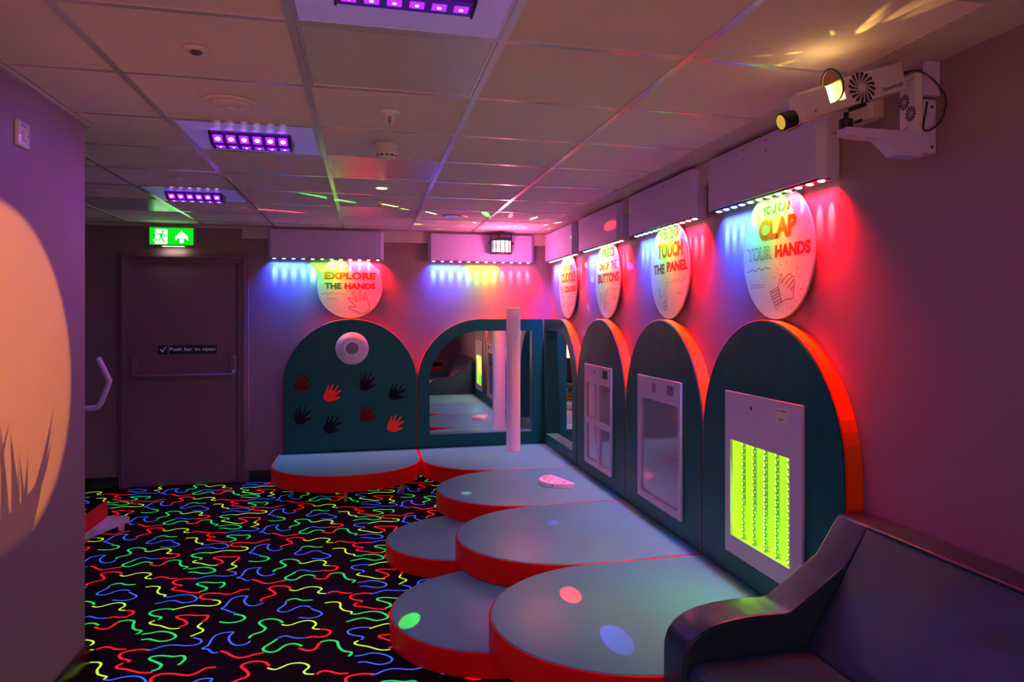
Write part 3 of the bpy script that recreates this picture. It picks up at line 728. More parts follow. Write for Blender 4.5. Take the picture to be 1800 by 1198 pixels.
for k, c in enumerate(bcol):
    a = an - PI * (.14 + .144 * k)
    bm = bm_new(); lathe(bm, (mid.x + rr * .78 * math.cos(a), mid.y + rr * .78 * math.sin(a), ZP + .0355), [(.014, 0), (.013, .003), (.009, .004), (.001, .0042)], 16, (0, 0, 1)); obj('button', bm, mat('button_%d' % k, c, .4), t)
bm = bm_new()
for k in range(5):
    a = an - PI * (.2 + .15 * k); cyl(bm, (mid.x + rr * .42 * math.cos(a), mid.y + rr * .42 * math.sin(a), ZP + .0358), (0, 0, 1), .006, .001, 10)
obj('symbols', bm, mat('symbol_pink', (.6, .25, .4), .5), t)
bm = bm_new()
for k in (.3, .88):
    a = an - PI * k; cyl(bm, (mid.x + rr * .992 * math.cos(a), mid.y + rr * .992 * math.sin(a), ZP + .018), (math.cos(a), math.sin(a), 0), .006, .0035, 10)
obj('sockets', bm, M_BLACK, t)

# ---------------------------------------------------------------- sofa
t = thing('sofa', 'dark slate vinyl foam sofa against the right wall, nearest the camera', 'sofa', (1.4, 1.5, 0))
arm = [(.980, .004), (.978, .25), (.980, .400), (.992, .440), (1.015, .468), (1.05, .490), (1.10, .506), (1.16, .515), (1.25, .520), (1.345, .516), (1.372, .522), (1.565, .650), (1.658, .785), (1.784, .785), (1.784, .004)]
for a, b, lbl in ((2.222, 2.388, 1), (.40, .57, 2)):
    bm = bm_new(); prism(bm, arm, a, b, 'y'); bevel(bm, .014, 3, 25); obj('arm', bm, M_SLATE, t, smooth=True)
    bm = bm_new(); yy = a + .004 if lbl == 1 else b - .004
    tube(bm, [(p[0] + (.004 if p[0] < 1 else 0), yy, p[1] - .004) for p in arm[2:12]], .004, 8, smooth=2); obj('piping', bm, M_SLATE, t, smooth=True)
bm = bm_new(); prism(bm, [(1.425, .10), (1.425, .400), (1.655, .776), (1.664, .786), (1.784, .786), (1.784, .10)], .572, 2.220, 'y'); bevel(bm, .010, 3, 25); obj('backrest', bm, M_SLATE, t, smooth=True)
bm = bm_new(); tube(bm, [(1.657, .58, .783), (1.657, 1.4, .785), (1.657, 2.215, .783)], .005, 8, smooth=2); obj('piping', bm, M_SLATE, t, smooth=True)
bm = bm_new(); prism(bm, [(.995, .004), (.990, .30), (.998, .372), (1.02, .394), (1.423, .400), (1.423, .004)], .572, 2.220, 'y'); bevel(bm, .012, 3, 25); obj('seat', bm, M_SLATE, t, smooth=True)

# padded drum seat on the far side of the sofa (seen in the mirror)
t = thing('padded_drum', 'big round red padded drum with dark top, seen only in the far mirror', 'stool', (1.05, -.35, 0))
bm = bm_new(); pillow(bm, disc_pts(1.05, -.35, .42, 56), .003, .55, .02); obj('side', bm, M_RED, t, smooth=True)
bm = bm_new(); pillow(bm, disc_pts(1.05, -.35, .41, 56), .549, .60, .03); obj('top_cover', bm, M_NAVY, t, smooth=True)

# ---------------------------------------------------------------- light pelmets with LED rows
def pelmet(label, a0, a1, axis, order):
    """housing from a0 to a1 along the wall, chamfered corners, 12 LEDs below"""
    D = .092
    W = XW if axis == 'x' else YF
    F = W - D
    c = (a0 + a1) / 2
    loc = (W - D / 2, c, 2.04) if axis == 'x' else (c, W - D / 2, 2.04)
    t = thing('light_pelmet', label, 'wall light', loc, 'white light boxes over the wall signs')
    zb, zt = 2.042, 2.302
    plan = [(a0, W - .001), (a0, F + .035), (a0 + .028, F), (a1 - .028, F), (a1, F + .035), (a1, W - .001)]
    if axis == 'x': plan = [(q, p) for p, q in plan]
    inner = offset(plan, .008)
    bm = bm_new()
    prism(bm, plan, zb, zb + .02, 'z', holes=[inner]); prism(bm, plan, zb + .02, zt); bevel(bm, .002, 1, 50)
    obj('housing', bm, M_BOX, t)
    bm = bm_new()
    for s in (-.10, .10):
        for dz in (.19, .235):
            p = (F - .0005, c + s, zb + dz) if axis == 'x' else (c + s, F - .0005, zb + dz)
            cyl(bm, p, (-1, 0, 0) if axis == 'x' else (0, -1, 0), .0045, .0012, 8)
    obj('screw_heads', bm, M_DARKHOLE, t)
    bm = bm_new()
    if axis == 'x': box(bm, W - .066, W - .026, a0 + .012, a1 - .012, zb - .002, zb + .016)
    else: box(bm, a0 + .012, a1 - .012, W - .066, W - .026, zb - .002, zb + .016)
    bar = obj('led_bar', bm, M_BLACK, t)
    for k in range(12):
        s = a0 + .055 + (a1 - a0 - .11) * k / 11
        col = order[k // 4]
        p = (W - .046, s) if axis == 'x' else (s, W - .046)
        bm = bm_new(); lathe(bm, (p[0], p[1], zb - .0015), [(.016, 0), (.015, .0035), (.009, .006), (.001, .0065)], 16)
        obj('led_lens', bm, {'b': M_LEDB, 'g': M_LEDG, 'r': M_LEDR}[col], bar)
        cc = {'b': (.12, .45, 1), 'g': (.5, 1, .2), 'r': (1, .16, .16)}[col]
        en = {'b': 1.2, 'g': .8, 'r': 1.2}[col]
        tgt = (W, s, zb - .012 - .12) if axis == 'x' else (s, W, zb - .012 - .12)
        light('led_beam', 'SPOT', (p[0], p[1], zb - .012), en * LEDK, cc, parent=bar, aim=tgt, cone=24, blend=.8, rad=.003, spec=.2)
    for g in range(3):
        s = a0 + .055 + (a1 - a0 - .11) * (g * 4 + 1.5) / 11
        cc = {'b': (.02, .08, 1), 'g': (.12, 1, .02), 'r': (1, .004, .012)}[order[g]]
        en = {'b': 1.5, 'g': .42, 'r': 3.0}[order[g]]
        lo = (W - .050, s, zb - .012) if axis == 'x' else (s, W - .050, zb - .012)
        tg = (W - .030, s, 1.2) if axis == 'x' else (s, W - .030, 1.2)
        L = light('led_wash', 'AREA', lo, en * WASHK, cc, parent=bar, aim=None, size=.30, sizey=.02, spec=.3)
        if axis == 'x': L.rotation_euler = (0, math.radians(-12), PI / 2)
        else: L.rotation_euler = (math.radians(-12) * -1, 0, 0)
        if axis == 'x':
            q = (Vector((.20, 0, -1))).to_track_quat('-Z', 'X'); L.rotation_euler = q.to_euler(); L.data.size, L.data.size_y = .02, .30
            L.rotation_euler = Matrix(((0, -.954, -.30), (1, 0, 0), (0, -.30, .954))).to_euler(); L.data.size, L.data.size_y = .30, .02
        else:
            L.rotation_euler = Matrix(((1, 0, 0), (0, .954, -.30), (0, .30, .954))).to_euler()
        L.data.spread = math.radians(105)
LEDK, WASHK = 17, 7.5
pelmet('white light box over the EXPLORE THE HANDS sign', -.870, .160, 'y', 'bgr')
pelmet('white light box over the far mirror, behind the disco light', .572, 1.612, 'y', 'bgr')
pelmet('white light box over the CUDDLE sign, at the room corner', 6.150, 7.185, 'x', 'rgb')
pelmet('white light box over the BUTTONS sign', 4.965, 5.985, 'x', 'rgb')
pelmet('white light box over the TOUCH THE PANEL sign', 3.742, 4.765, 'x', 'rgb')
pelmet('white light box over the CLAP YOUR HANDS sign, nearest the camera', 2.560, 3.560, 'x', 'rgb')

# ---------------------------------------------------------------- round wall signs
def sign(label, c, axis, draws, r=.295, cz=1.786):
    W = XW if axis == 'x' else YF
    zt = 2.036
    a = math.asin(min(1, (zt - cz) / r))
    pts = [(r * math.cos(a + k / 70 * (-PI - 2 * a)), r * math.sin(a + k / 70 * (-PI - 2 * a))) for k in range(71)]
    def mp(d):
        if axis == 'x': return lambda u, v: (W - .028 - d, c - u, cz + v)
        return lambda u, v: (c + u, W - .028 - d, cz + v)
    loc = (W - .024, c, cz) if axis == 'x' else (c, W - .024, cz)
    t = thing('round_sign', label, 'sign', loc, None)
    bm = bm_new()
    pl = [((c - u) if axis == 'x' else (c + u), cz + v) for u, v in pts]
    prism(bm, pl, W - .018, W - .028, axis); bevel(bm, .0012, 1, 60)
    obj('board', bm, M_BOARD, t)
    bm = bm_new()
    for s in (-.16, .16):
        p = (W - .018, c + s, cz) if axis == 'x' else (c + s, W - .018, cz)
        cyl(bm, p, (1, 0, 0) if axis == 'x' else (0, 1, 0), .010, .017, 12)
    obj('spacers', bm, M_CHROME, t)
    for kind, nm, m, args in draws:
        bm = bm_new()
        if kind == 'text':
            for a_ in args: text(bm, a_[0], *a_[1:5], mp(.0006), a_[5] if len(a_) > 5 else .05)
        elif kind == 'hollow':
            for a_ in args: text(bm, a_[0], *a_[1:5], mp(.0006), .045)
        elif kind == 'hollow_in':
            for a_ in args: text(bm, a_[0], *a_[1:5], mp(.0010), .006)
        elif kind == 'line':
            for a_ in args[1:]: ribbon(bm, a_, args[0], mp(.0006), smooth=3)
        elif kind == 'stroke':
            for a_ in args[1:]: ribbon(bm, a_, args[0], mp(.0006), smooth=0)
        if axis == 'y' and False: pass
        obj(nm, bm, m, t, recalc=False)
    return t
def pairs(L): return [[L[i], L[i + 1]] for i in range(0, len(L) - 1, 2)]
hl = HAND + [HAND[0]]
circ = [(-.055 + .045 * math.cos(a / 12 * 2 * PI), .205 + .038 * math.sin(a / 12 * 2 * PI)) for a in range(13)]
sign('round white sign reading EXPLORE THE HANDS with a drawn hand', -.148, 'y', [
    ('text', 'heading', M_LT_ORANGE, [('EXPLORE', -.229, .234, .068, .136)]),
    ('text', 'word_the', M_LT_TEAL, [('THE', -.227, -.078, -.021, .036)]),
    ('text', 'word_hands', M_LT_RED, [('HANDS', -.048, .233, -.021, .034)]),
    ('line', 'wavy_line', M_LT_DARK, [.0035, [(-0.262, -0.068), (-0.24, -0.067), (-0.219, -0.058), (-0.198, -0.068), (-0.178, -0.061), (-0.157, -0.054), (-0.137, -0.067), (-0.113, -0.068), (-0.088, -0.057), (-0.065, -0.067), (-0.049, -0.063)]]),
    ('line', 'hand_drawing', M_LT_LINE, [.0055, hl]),
    ('line', 'doodle', M_LT_LINE, [.003, circ, [(-.02, .21), (.0, .235)], [(-.03, .225), (-.01, .205), (.01, .22)], [(-.01, .19), (.01, .195), (.03, .18)], [(-.025, .175), (-.005, .165)]]),
    ('text', 'small_print', M_INK, [('Find out more about', -.208, -.122, -.112, -.104, .01), ('these Sensory Rooms', -.215, -.115, -.124, -.116, .01)])])
clap_hand = [(0.048, -0.22), (0.02, -0.152), (0.02, -0.147), (0.039, -0.113), (0.034, -0.097), (0.048, -0.097), (0.059, -0.114), (0.053, -0.128), (0.044, -0.138), (0.058, -0.128), (0.076, -0.114), (0.103, -0.1), (0.126, -0.1), (0.13, -0.11), (0.094, -0.13), (0.071, -0.144)]
sign('round white sign reading YOU CAN CLAP YOUR HANDS, nearest the camera', 2.985, 'x', [
    ('text', 'line_you_can', M_LT_GREEN, [('YOU CAN', -.123, .139, .177, .219)]),
    ('text', 'word_clap', M_LT_ORANGE, [('CLAP', -.150, .168, .065, .158, .055)]),
    ('hollow', 'word_your', M_LT_TEAL, [('YOUR', -.258, -.038, -.023, .037)]),
    ('hollow_in', 'word_your_fill', M_BOARD, [('YOUR', -.253, -.043, -.018, .032)]),
    ('text', 'word_hands', M_LT_RED, [('HANDS', -.007, .270, -.022, .035, .055)]),
    ('line', 'wavy_line', M_LT_DARK, [.0035, [(-0.259, -0.07), (-0.24, -0.073), (-0.207, -0.062), (-0.186, -0.074), (-0.151, -0.058), (-0.123, -0.07), (-0.087, -0.059), (-0.067, -0.067), (-0.048, -0.063)]]),
    ('stroke', 'ray_marks', M_LT_LINE, [.0035] + pairs([(-0.018, -0.105), (-0.007, -0.113), (0.009, -0.067), (0.016, -0.076), (0.034, -0.046), (0.043, -0.061), (0.085, -0.038), (0.085, -0.055), (0.135, -0.047), (0.127, -0.062), (0.18, -0.069), (0.167, -0.086), (0.194, -0.111), (0.182, -0.119), (0.208, -0.165), (0.191, -0.169), (0.201, -0.199), (0.189, -0.193), (0.165, -0.215), (0.17, -0.224), (0.119, -0.241), (0.126, -0.251), (0.094, -0.241), (0.096, -0.251)])),
    ('stroke', 'clapping_hands_drawing', M_LT_LINE, [.004, clap_hand, [(0.094, -0.13), (0.13, -0.11), (0.143, -0.113), (0.148, -0.123), (0.117, -0.146), (0.094, -0.16)], [(0.117, -0.146), (0.148, -0.124), (0.156, -0.138), (0.143, -0.152), (0.117, -0.17)],
        [(0.143, -0.152), (0.15, -0.159), (0.143, -0.171), (0.139, -0.188), (0.143, -0.203), (0.117, -0.209), (0.085, -0.206), (0.048, -0.22)], [(-0.048, -0.173), (0.02, -0.151), (0.048, -0.22), (0.003, -0.254), (-0.048, -0.173)]]
        + pairs([(-0.038, -0.18), (0.028, -0.162), (-0.03, -0.194), (0.031, -0.177), (-0.023, -0.206), (0.037, -0.19), (-0.015, -0.222), (0.041, -0.205), (-0.007, -0.237), (0.045, -0.215)])),
    ('text', 'small_print', M_INK, [('Find out more about', -.218, -.100, -.141, -.133, .01), ('these Sensory Rooms', -.226, -.095, -.153, -.145, .01)])])
sign('round white sign reading TOUCH THE PANEL with a pointing finger', 4.205, 'x', [
    ('text', 'line_you_can', M_LT_GREEN, [('YOU CAN', -.145, .160, .183, .236)]),
    ('text', 'word_touch', M_LT_ORANGE, [('TOUCH', -.178, .204, .072, .166)]),
    ('text', 'word_the', M_LT_DARK, [('THE', -.242, -.066, -.021, .041)]),
    ('text', 'word_panel', M_LT_RED, [('PANEL', -.028, .272, -.013, .048)]),
    ('line', 'wavy_line', M_LT_LINE, [.0035, [(0.041, -0.075), (0.067, -0.078), (0.094, -0.063), (0.114, -0.08), (0.152, -0.059), (0.189, -0.078), (0.223, -0.056), (0.243, -0.066), (0.255, -0.057)]]),
    ('line', 'pointing_hand_drawing', M_LT_DARK, [.0035, [(-0.157, -0.202), (-0.145, -0.167), (-0.159, -0.121), (-0.151, -0.114), (-0.133, -0.122), (-0.116, -0.168), (-0.095, -0.158), (-0.066, -0.124), (-0.04, -0.074), (-0.024, -0.072), (-0.02, -0.085), (-0.04, -0.125), (-0.056, -0.156), (-0.037, -0.16), (-0.024, -0.179), (-0.066, -0.188), (-0.078, -0.2), (-0.024, -0.195), (-0.02, -0.211), (-0.07, -0.223), (-0.028, -0.217), (-0.02, -0.233), (-0.056, -0.245), (-0.066, -0.233), (-0.078, -0.207)]]),
    ('stroke', 'ray_marks', M_LT_DARK, [.003] + pairs([(-0.086, -0.082), (-0.098, -0.075), (-0.078, -0.063), (-0.089, -0.054), (-0.056, -0.054), (-0.061, -0.041), (-0.037, -0.052), (-0.032, -0.04), (-0.012, -0.063), (-0.001, -0.054), (0.004, -0.079), (0.022, -0.076), (0.012, -0.098), (0.028, -0.099), (-0.004, -0.12), (0.009, -0.125)])),
    ('text', 'small_print', M_INK, [('Find out more about', .122, .207, -.143, -.136, .01), ('these Sensory Rooms', .122, .207, -.153, -.146, .01)])])
sign('round white sign reading ONE OF THE BUTTONS', 5.400, 'x', [
    ('text', 'line_press', M_LT_GREEN, [('PRESS', -.121, .170, .165, .235)]),
    ('text', 'line_one_of_the', M_LT_ORANGE, [('ONE OF', -.194, .045, .074, .135)]), ('text', 'word_the', M_LT_DARK, [('THE', .085, .230, .074, .135)]),
    ('text', 'word_buttons', M_LT_RED, [('BUTTONS', -.224, .275, -.025, .048)]),
    ('line', 'wavy_line', M_LT_LINE, [.0035, [(0.043, -0.079), (0.088, -0.07), (0.115, -0.083), (0.15, -0.066), (0.188, -0.082), (0.23, -0.072), (0.262, -0.078)]]),
    ('line', 'pointing_hand_drawing', M_LT_DARK, [.004, [(-0.152, -0.211), (-0.157, -0.109), (-0.14, -0.109), (-0.109, -0.172), (-0.038, -0.105), (0.016, -0.078), (0.009, -0.106), (-0.038, -0.156), (-0.021, -0.178), (-0.061, -0.184), (-0.038, -0.199), (-0.068, -0.209), (-0.038, -0.224), (-0.061, -0.242), (-0.078, -0.206)]]),
    ('text', 'small_print', M_INK, [('Find out more about', .122, .216, -.143, -.135, .01), ('these Sensory Rooms', .122, .216, -.153, -.145, .01)])])
heart = [(0.107, -0.270), (-0.001, -0.192), (-0.017, -0.123), (0.022, -0.098), (0.081, -0.117), (0.103, -0.143), (0.151, -0.102), (0.204, -0.112), (0.213, -0.162), (0.182, -0.215), (0.107, -0.270)]
sign('round white sign reading YOU CAN CUDDLE THE COLOURS with a heart, by the corner', 6.550, 'x', [
    ('text', 'line_you_can', M_LT_GREEN, [('YOU CAN', -.119, .151, .137, .182)]),
    ('text', 'word_cuddle', M_LT_ORANGE, [('CUDDLE', -.216, .263, .030, .118)]),
    ('hollow', 'word_the', M_LT_DARK, [('THE', -.251, -.112, -.060, -.002)]), ('hollow_in', 'word_the_fill', M_BOARD, [('THE', -.247, -.116, -.056, -.006)]),
    ('text', 'word_colours', M_LT_RED, [('COLOURS', -.085, .280, -.061, -.005)]),
    ('line', 'heart_drawing', M_LT_LINE, [.005, heart]),
    ('stroke', 'heart_hatching', M_LT_LINE, [.002] + [[(-.005 + .02 * k, -.150 - .004 * k), (.075 + .018 * k, -.228 + .010 * k)] for k in range(7)]),
    ('line', 'wavy_line', M_LT_DARK, [.0035, [(-0.251, -0.109), (-0.205, -0.097), (-0.163, -0.111), (-0.112, -0.095), (-0.061, -0.107)]]),
    ('text', 'small_print', M_INK, [('Find out more about', -.20, -.11, -.180, -.172, .01), ('these Sensory Rooms', -.20, -.11, -.190, -.182, .01)])])

# ---------------------------------------------------------------- disco light under the ceiling
dx, dy, dz = 1.255, 7.09, 2.212
t = thing('disco_light', 'black disco light with curved barred glass, hanging in front of the mirror light box', 'disco light', (dx, dy, ZT))
bm = bm_new(); box(bm, dx - .098, dx + .098, dy - .03, dy + .09, 2.245, 2.268); box(bm, dx - .092, dx + .092, dy + .02, dy + .085, 2.125, 2.246); bevel(bm, .004); obj('body', bm, M_BLACK, t)
n = 14; rad = .098
bm = bm_new()
arcp = [(dx + rad * math.cos(PI + k / n * PI), dy + .02 + .075 * math.sin(PI + k / n * PI)) for k in range(n + 1)]
for zz0, zz1, gr in ((2.232, 2.246, .002), (2.106, 2.120, .002)):
    pl = [(dx - rad, dy + .085)] + arcp + [(dx + rad, dy + .085)]
    prism(bm, pl, zz0, zz1)
for k in range(0, n + 1, 2):
    a = PI + k / n * PI
    cyl(bm, (dx + rad * math.cos(a), dy + .02 + .075 * math.sin(a), 2.115), (0, 0, 1), .0045, .12, 8)
obj('grille', bm, M_BLACK, t)
for k in range(0, n, 2):
    for j in range(3):
        z0_, z1_ = 2.120 + j * .0375, 2.120 + (j + 1) * .0375 - .002
        bm = bm_new()
        a = arcp[k]; b = arcp[k + 2]
        f_ = .94
        A = [(dx + (p[0] - dx) * f_, dy + .02 + (p[1] - dy - .02) * f_) for p in (a, arcp[k + 1], b)]
        for p, q in zip(A, A[1:]):
            bm.faces.new([bm.verts.new(v) for v in ((*p, z0_), (*q, z0_), (*q, z1_), (*p, z1_))])
        idx = [0, 0, 0, 0, 3, 2, 0][k // 2] if j == 0 else [2, 1, 1, 0, 3, 2, 0][k // 2]
        if j == 2: idx = [2, 0, 0, 0, 0, 0, 0][k // 2]
        obj('lens_segment', bm, M_DERBY[idx], t)
bm = bm_new(); tube(bm, [(dx - .1, dy + .03, 2.19), (dx - .098, dy + .03, 2.30), (dx - .09, dy + .03, 2.312), (dx + .09, dy + .03, 2.312), (dx + .098, dy + .03, 2.30), (dx + .1, dy + .03, 2.19)], .004, 8, smooth=0); box(bm, dx - .03, dx + .03, dy + .01, dy + .05, 2.309, ZT - .001); obj('yoke', bm, M_BLACK, t)
for s in (-1, 1):
    bm = bm_new(); cyl(bm, (dx + s * .1, dy + .03, 2.21), (s, 0, 0), .006, .014, 10); cyl(bm, (dx + s * .112, dy + .03, 2.21), (s, 0, 0), .016, .008, 14); obj('knob', bm, M_BLACK, t)
bm = bm_new(); tube(bm, [(dx + .0, dy + .04, 2.25), (dx - .02, dy + .02, 2.285), (dx - .045, dy + .05, 2.322)], .005, 8); obj('cable', bm, M_BLACK, t)
SRC = Vector((dx, dy - .085, 2.185))
CRED, CGRN, CBLU, CWHT, CYEL, CMAG = (1, .03, .03), (.02, 1, .03), (.08, .08, 1), (.9, 1, .85), (.6, 1, .15), (.9, .05, 1)
def beam(tx, ty, tz, col, cone, e, bl=.25, src=None):
    light('coloured_beam', 'SPOT', src or SRC, e, col, parent=t, aim=(tx, ty, tz), cone=cone, blend=bl, rad=.002, spec=.2)
light('pink_fill', 'POINT', SRC + Vector((0, -.18, -.14)), 15, (1, .17, .36), parent=t, rad=.05, spec=.3)  # pink fill added in mid-air before the disco light, to tint the ceiling
# pools on the padded seats and the floor
for tx, ty, tz, c, cone, e in [(0.192,3.499,0.112,CGRN,1.30,2073.162),(0.893,3.266,0.250,CRED,1.35,1044.540),(0.943,2.770,0.250,CBLU,1.50,1371.938),(1.104,4.433,0.250,CBLU,1.30,373.760),(0.690,5.336,0.250,CWHT,1.80,154.103),(1.252,5.336,0.250,CBLU,2.20,44.076),(-0.193,4.300,0.000,CBLU,1.50,638.458),(-1.079,4.695,0.000,CBLU,1.80,350.052),(1.700,6.739,2.277,CWHT,1.20,9.357),(1.700,6.390,2.264,CYEL,1.20,19.659),(1.700,6.200,2.185,CGRN,1.80,28.554),(1.700,6.509,2.140,CWHT,1.30,15.055),(1.700,6.782,2.107,CWHT,1.60,8.567),(1.700,6.469,2.055,CRED,1.60,11.300),(1.700,6.591,2.054,CWHT,1.20,8.698),(1.700,5.132,2.160,CRED,2.20,208.506),(1.775,6.075,1.943,CYEL,2.40,94.017),(1.775,5.908,1.820,CWHT,1.80,151.865),(1.775,5.075,1.875,CMAG,1.60,451.077),(1.775,6.214,1.722,CYEL,1.80,69.958),(1.775,6.024,1.602,CWHT,1.80,99.077),(1.775,5.413,1.532,CBLU,1.60,305.355),(1.775,6.161,1.390,CWHT,1.80,76.297),(1.775,6.513,1.650,CBLU,1.20,62.897),(1.775,5.332,1.425,CWHT,2.00,86.159),]:
    beam(tx, ty, tz, c, cone, e)
# streaks across the ceiling
for tx, ty, tz, c, cone, e in [(0.945,6.026,2.326,CGRN,2.75,2843.451),(1.200,6.929,2.326,CGRN,6.50,9.302),(1.147,6.080,2.326,CRED,2.55,1866.817),(1.225,6.741,2.326,CRED,4.49,26.057),(1.355,6.174,2.326,CYEL,2.12,1170.963),(0.521,6.067,2.326,CYEL,1.00,4404.936),(0.462,6.444,2.326,CYEL,1.07,1810.878),(0.473,6.805,2.326,CYEL,1.28,1053.468),(0.803,6.206,2.326,CRED,1.29,1534.081),(0.650,6.552,2.326,CRED,1.56,870.267),(0.924,6.562,2.326,CYEL,1.84,355.921),(0.843,6.796,2.326,CYEL,2.48,215.791),(0.669,7.114,2.326,CYEL,1.47,440.013),(1.310,6.718,2.326,CYEL,4.16,65.408),(1.422,6.825,2.326,CYEL,3.50,43.467),(1.556,6.567,2.326,CYEL,2.18,318.316),(1.615,6.342,2.326,CWHT,1.56,865.711),(1.652,6.811,2.326,CYEL,2.26,191.066),(1.061,6.965,2.326,CYEL,3.50,27.524),(0.233,5.787,2.326,CYEL,0.50,10383.748),(1.108,7.095,2.326,CRED,3.50,14.098),(1.492,6.254,2.326,CRED,0.94,653.695),(-0.621,6.230,2.326,CRED,0.35,21506.282),(-0.190,5.527,2.326,CGRN,0.60,22705.556),]:
    beam(tx, ty, tz, c, cone, e, .5)

# ---------------------------------------------------------------- effects projector on its bracket
py = 2.075
t = thing('wall_bracket', 'white steel wall bracket with projecting arm under the projector', 'bracket', (XW, py, 2.1))
bm = bm_new(); box(bm, 1.742, XW - .001, 2.048, 2.118, 2.030, 2.2); prism(bm, [(2.048, 2.2), (2.118, 2.2), (2.118, 2.205), (2.048, 2.205)], 1.742, XW - .001, 'x'); bevel(bm, .004); obj('wall_channel', bm, M_BOX, t)
bm = bm_new(); prism(bm, [(1.462, 2.078), (1.50, 2.072), (1.585, 2.070), (1.620, 2.045), (1.645, 2.020), (1.742, 2.020), (1.742, 2.1), (1.462, 2.1)], 2.055, 2.108, 'y'); bevel(bm, .003); obj('arm', bm, M_BOX, t)
bm = bm_new()
for z in (2.05, 2.18): cyl(bm, (XW - .018, 2.0475, z), (0, -1, 0), .005, .002, 10)
obj('screw_heads', bm, M_DARKHOLE, t)
bm = bm_new(); cyl(bm, (1.478, 2.082, 2.1), (0, 0, 1), .022, .028, 18); cyl(bm, (1.478, 2.082, 2.128), (0, 0, 1), .008, .024, 12); cyl(bm, (1.50, 2.07, 2.118), (.9, -.3, .3), .005, .025, 8)
obj('ball_head', bm, M_BLACK, t)
bm = bm_new(); box(bm, 1.7375, XW - .002, 2.03, 2.047, 2.212, ZT - .003); t2 = obj('cable_trunking', bm, M_BOX); tag(t2, 'short white cable trunking on the right wall above the bracket', 'trunking')
t3 = thing('power_unit', 'slim white power box with dotted swirls behind the projector', 'power box', (1.73, 2.1, 2.15))
bm = bm_new(); box(bm, 1.712, 1.740, 2.050, 2.125, 2.098, 2.290); bevel(bm, .003); obj('case', bm, M_WHITE, t3)
bm = bm_new()
def swirl(bm, cu, cv, mp, r0, rings, arms, g0, g1, a0=0, a1=2 * PI, n=10):
    for i in range(rings):
        rr_ = r0 + (g1 - r0) * (i / (rings - 1)) ** 1.15
        ds = g0 * (1 + 2.6 * i / (rings - 1))
        for k in range(arms):
            a = a0 + (a1 - a0) * k / arms + .08 * i
            c_ = (cu + rr_ * math.cos(a), cv + rr_ * math.sin(a))
            V = [bm.verts.new(mp(c_[0] + ds * math.cos(q / n * 2 * PI), c_[1] + ds * math.sin(q / n * 2 * PI))) for q in range(n)]
            bm.faces.new(V)
fm = lambda u, v: (1.7113, u, v)
swirl(bm, 2.102, 2.205, fm, .006, 4, 12, .0012, .021); obj('printed_swirl', bm, M_INK, t3, recalc=False); bm = bm_new(); swirl(bm, 2.072, 2.160, fm, .006, 4, 12, .0012, .021)
ribbon(bm, [(2.115, 2.265), (2.06, 2.274)], .002, fm, smooth=0); ribbon(bm, [(2.105, 2.252), (2.075, 2.257)], .002, fm, smooth=0); ribbon(bm, [(2.105, 2.117), (2.075, 2.122)], .002, fm, smooth=0)
obj("printed_swirl", bm, M_INK, t3, recalc=False)

tp = thing('effects_projector', 'white wall projector with dotted swirl and glowing effect wheel, top right', 'projector', (1.478, py, 2.16))
AX = Vector((-.948, 0, -.318)); UP = Vector((-.318, 0, .948)); C0 = Vector((1.646, 2.022, 2.268)); SD = Vector((0, 1, 0))
def PJ(l, s, h): return C0 + AX * l + SD * s + UP * h   # l along the barrel from the rear, s across, h up from the axis
def pbox(bm, l0, l1, s0, s1, h0, h1, cham=0):
    sec = [(s0, h0), (s1, h0), (s1, h1 - cham), (s1 - cham, h1), (s0 + cham, h1), (s0, h1 - cham)] if cham else [(s0, h0), (s1, h0), (s1, h1), (s0, h1)]
    A = [bm.verts.new(PJ(l0, *p)) for p in sec]; B = [bm.verts.new(PJ(l1, *p)) for p in sec]
    n_ = len(sec)
    for i in range(n_): bm.faces.new((A[i], A[(i + 1) % n_], B[(i + 1) % n_], B[i]))
    bm.faces.new(A[::-1]); bm.faces.new(B)
bm = bm_new(); pbox(bm, 0, .228, 0, .105, -.046, .042, .004); bevel(bm, .002, 2); rear = obj('rear_casing', bm, M_PROJ, tp)
bm = bm_new(); pbox(bm, .286, .385, 0, .105, -.046, .040, .010); bevel(bm, .002, 2)
A = [PJ(.385, s, h) for s, h in ((0, -.046), (.105, -.046), (.105, .030), (.095, .040), (.010, .040), (0, .030))]
B = [PJ(.412, s, h) for s, h in ((.022, -.034), (.083, -.034), (.083, .020), (.080, .024), (.026, .024), (.022, .020))]
A = [bm.verts.new(p) for p in A]; B = [bm.verts.new(p) for p in B]
for i in range(6): bm.faces.new((A[i], A[(i + 1) % 6], B[(i + 1) % 6], B[i]))
bm.faces.new(A[::-1]); bm.faces.new(B)
obj('front_casing', bm, M_PROJ, tp)
bm = bm_new(); pbox(bm, .228, .286, .006, .099, -.020, .034); obj('lamp_slot', bm, M_YELLOW, tp)
bm = bm_new(); pbox(bm, .2275, .2865, .001, .104, -.046, -.020); obj('lower_bridge', bm, M_PROJ, tp)
bm = bm_new()   # effect wheel standing in the slot
wc = PJ(.262, .000, .030); wn = AX
u_ = SD; v_ = UP; N = 40
o_ = [bm.verts.new(wc + (u_ * math.cos(k / N * 2 * PI) + v_ * math.sin(k / N * 2 * PI)) * .052 - wn * .0015) for k in range(N)]
i_ = [bm.verts.new(wc + (u_ * math.cos(k / N * 2 * PI) + v_ * math.sin(k / N * 2 * PI)) * .047 - wn * .0015) for k in range(N)]
o2 = [bm.verts.new(v.co + wn * .004) for v in o_]; i2 = [bm.verts.new(v.co + wn * .004) for v in i_]
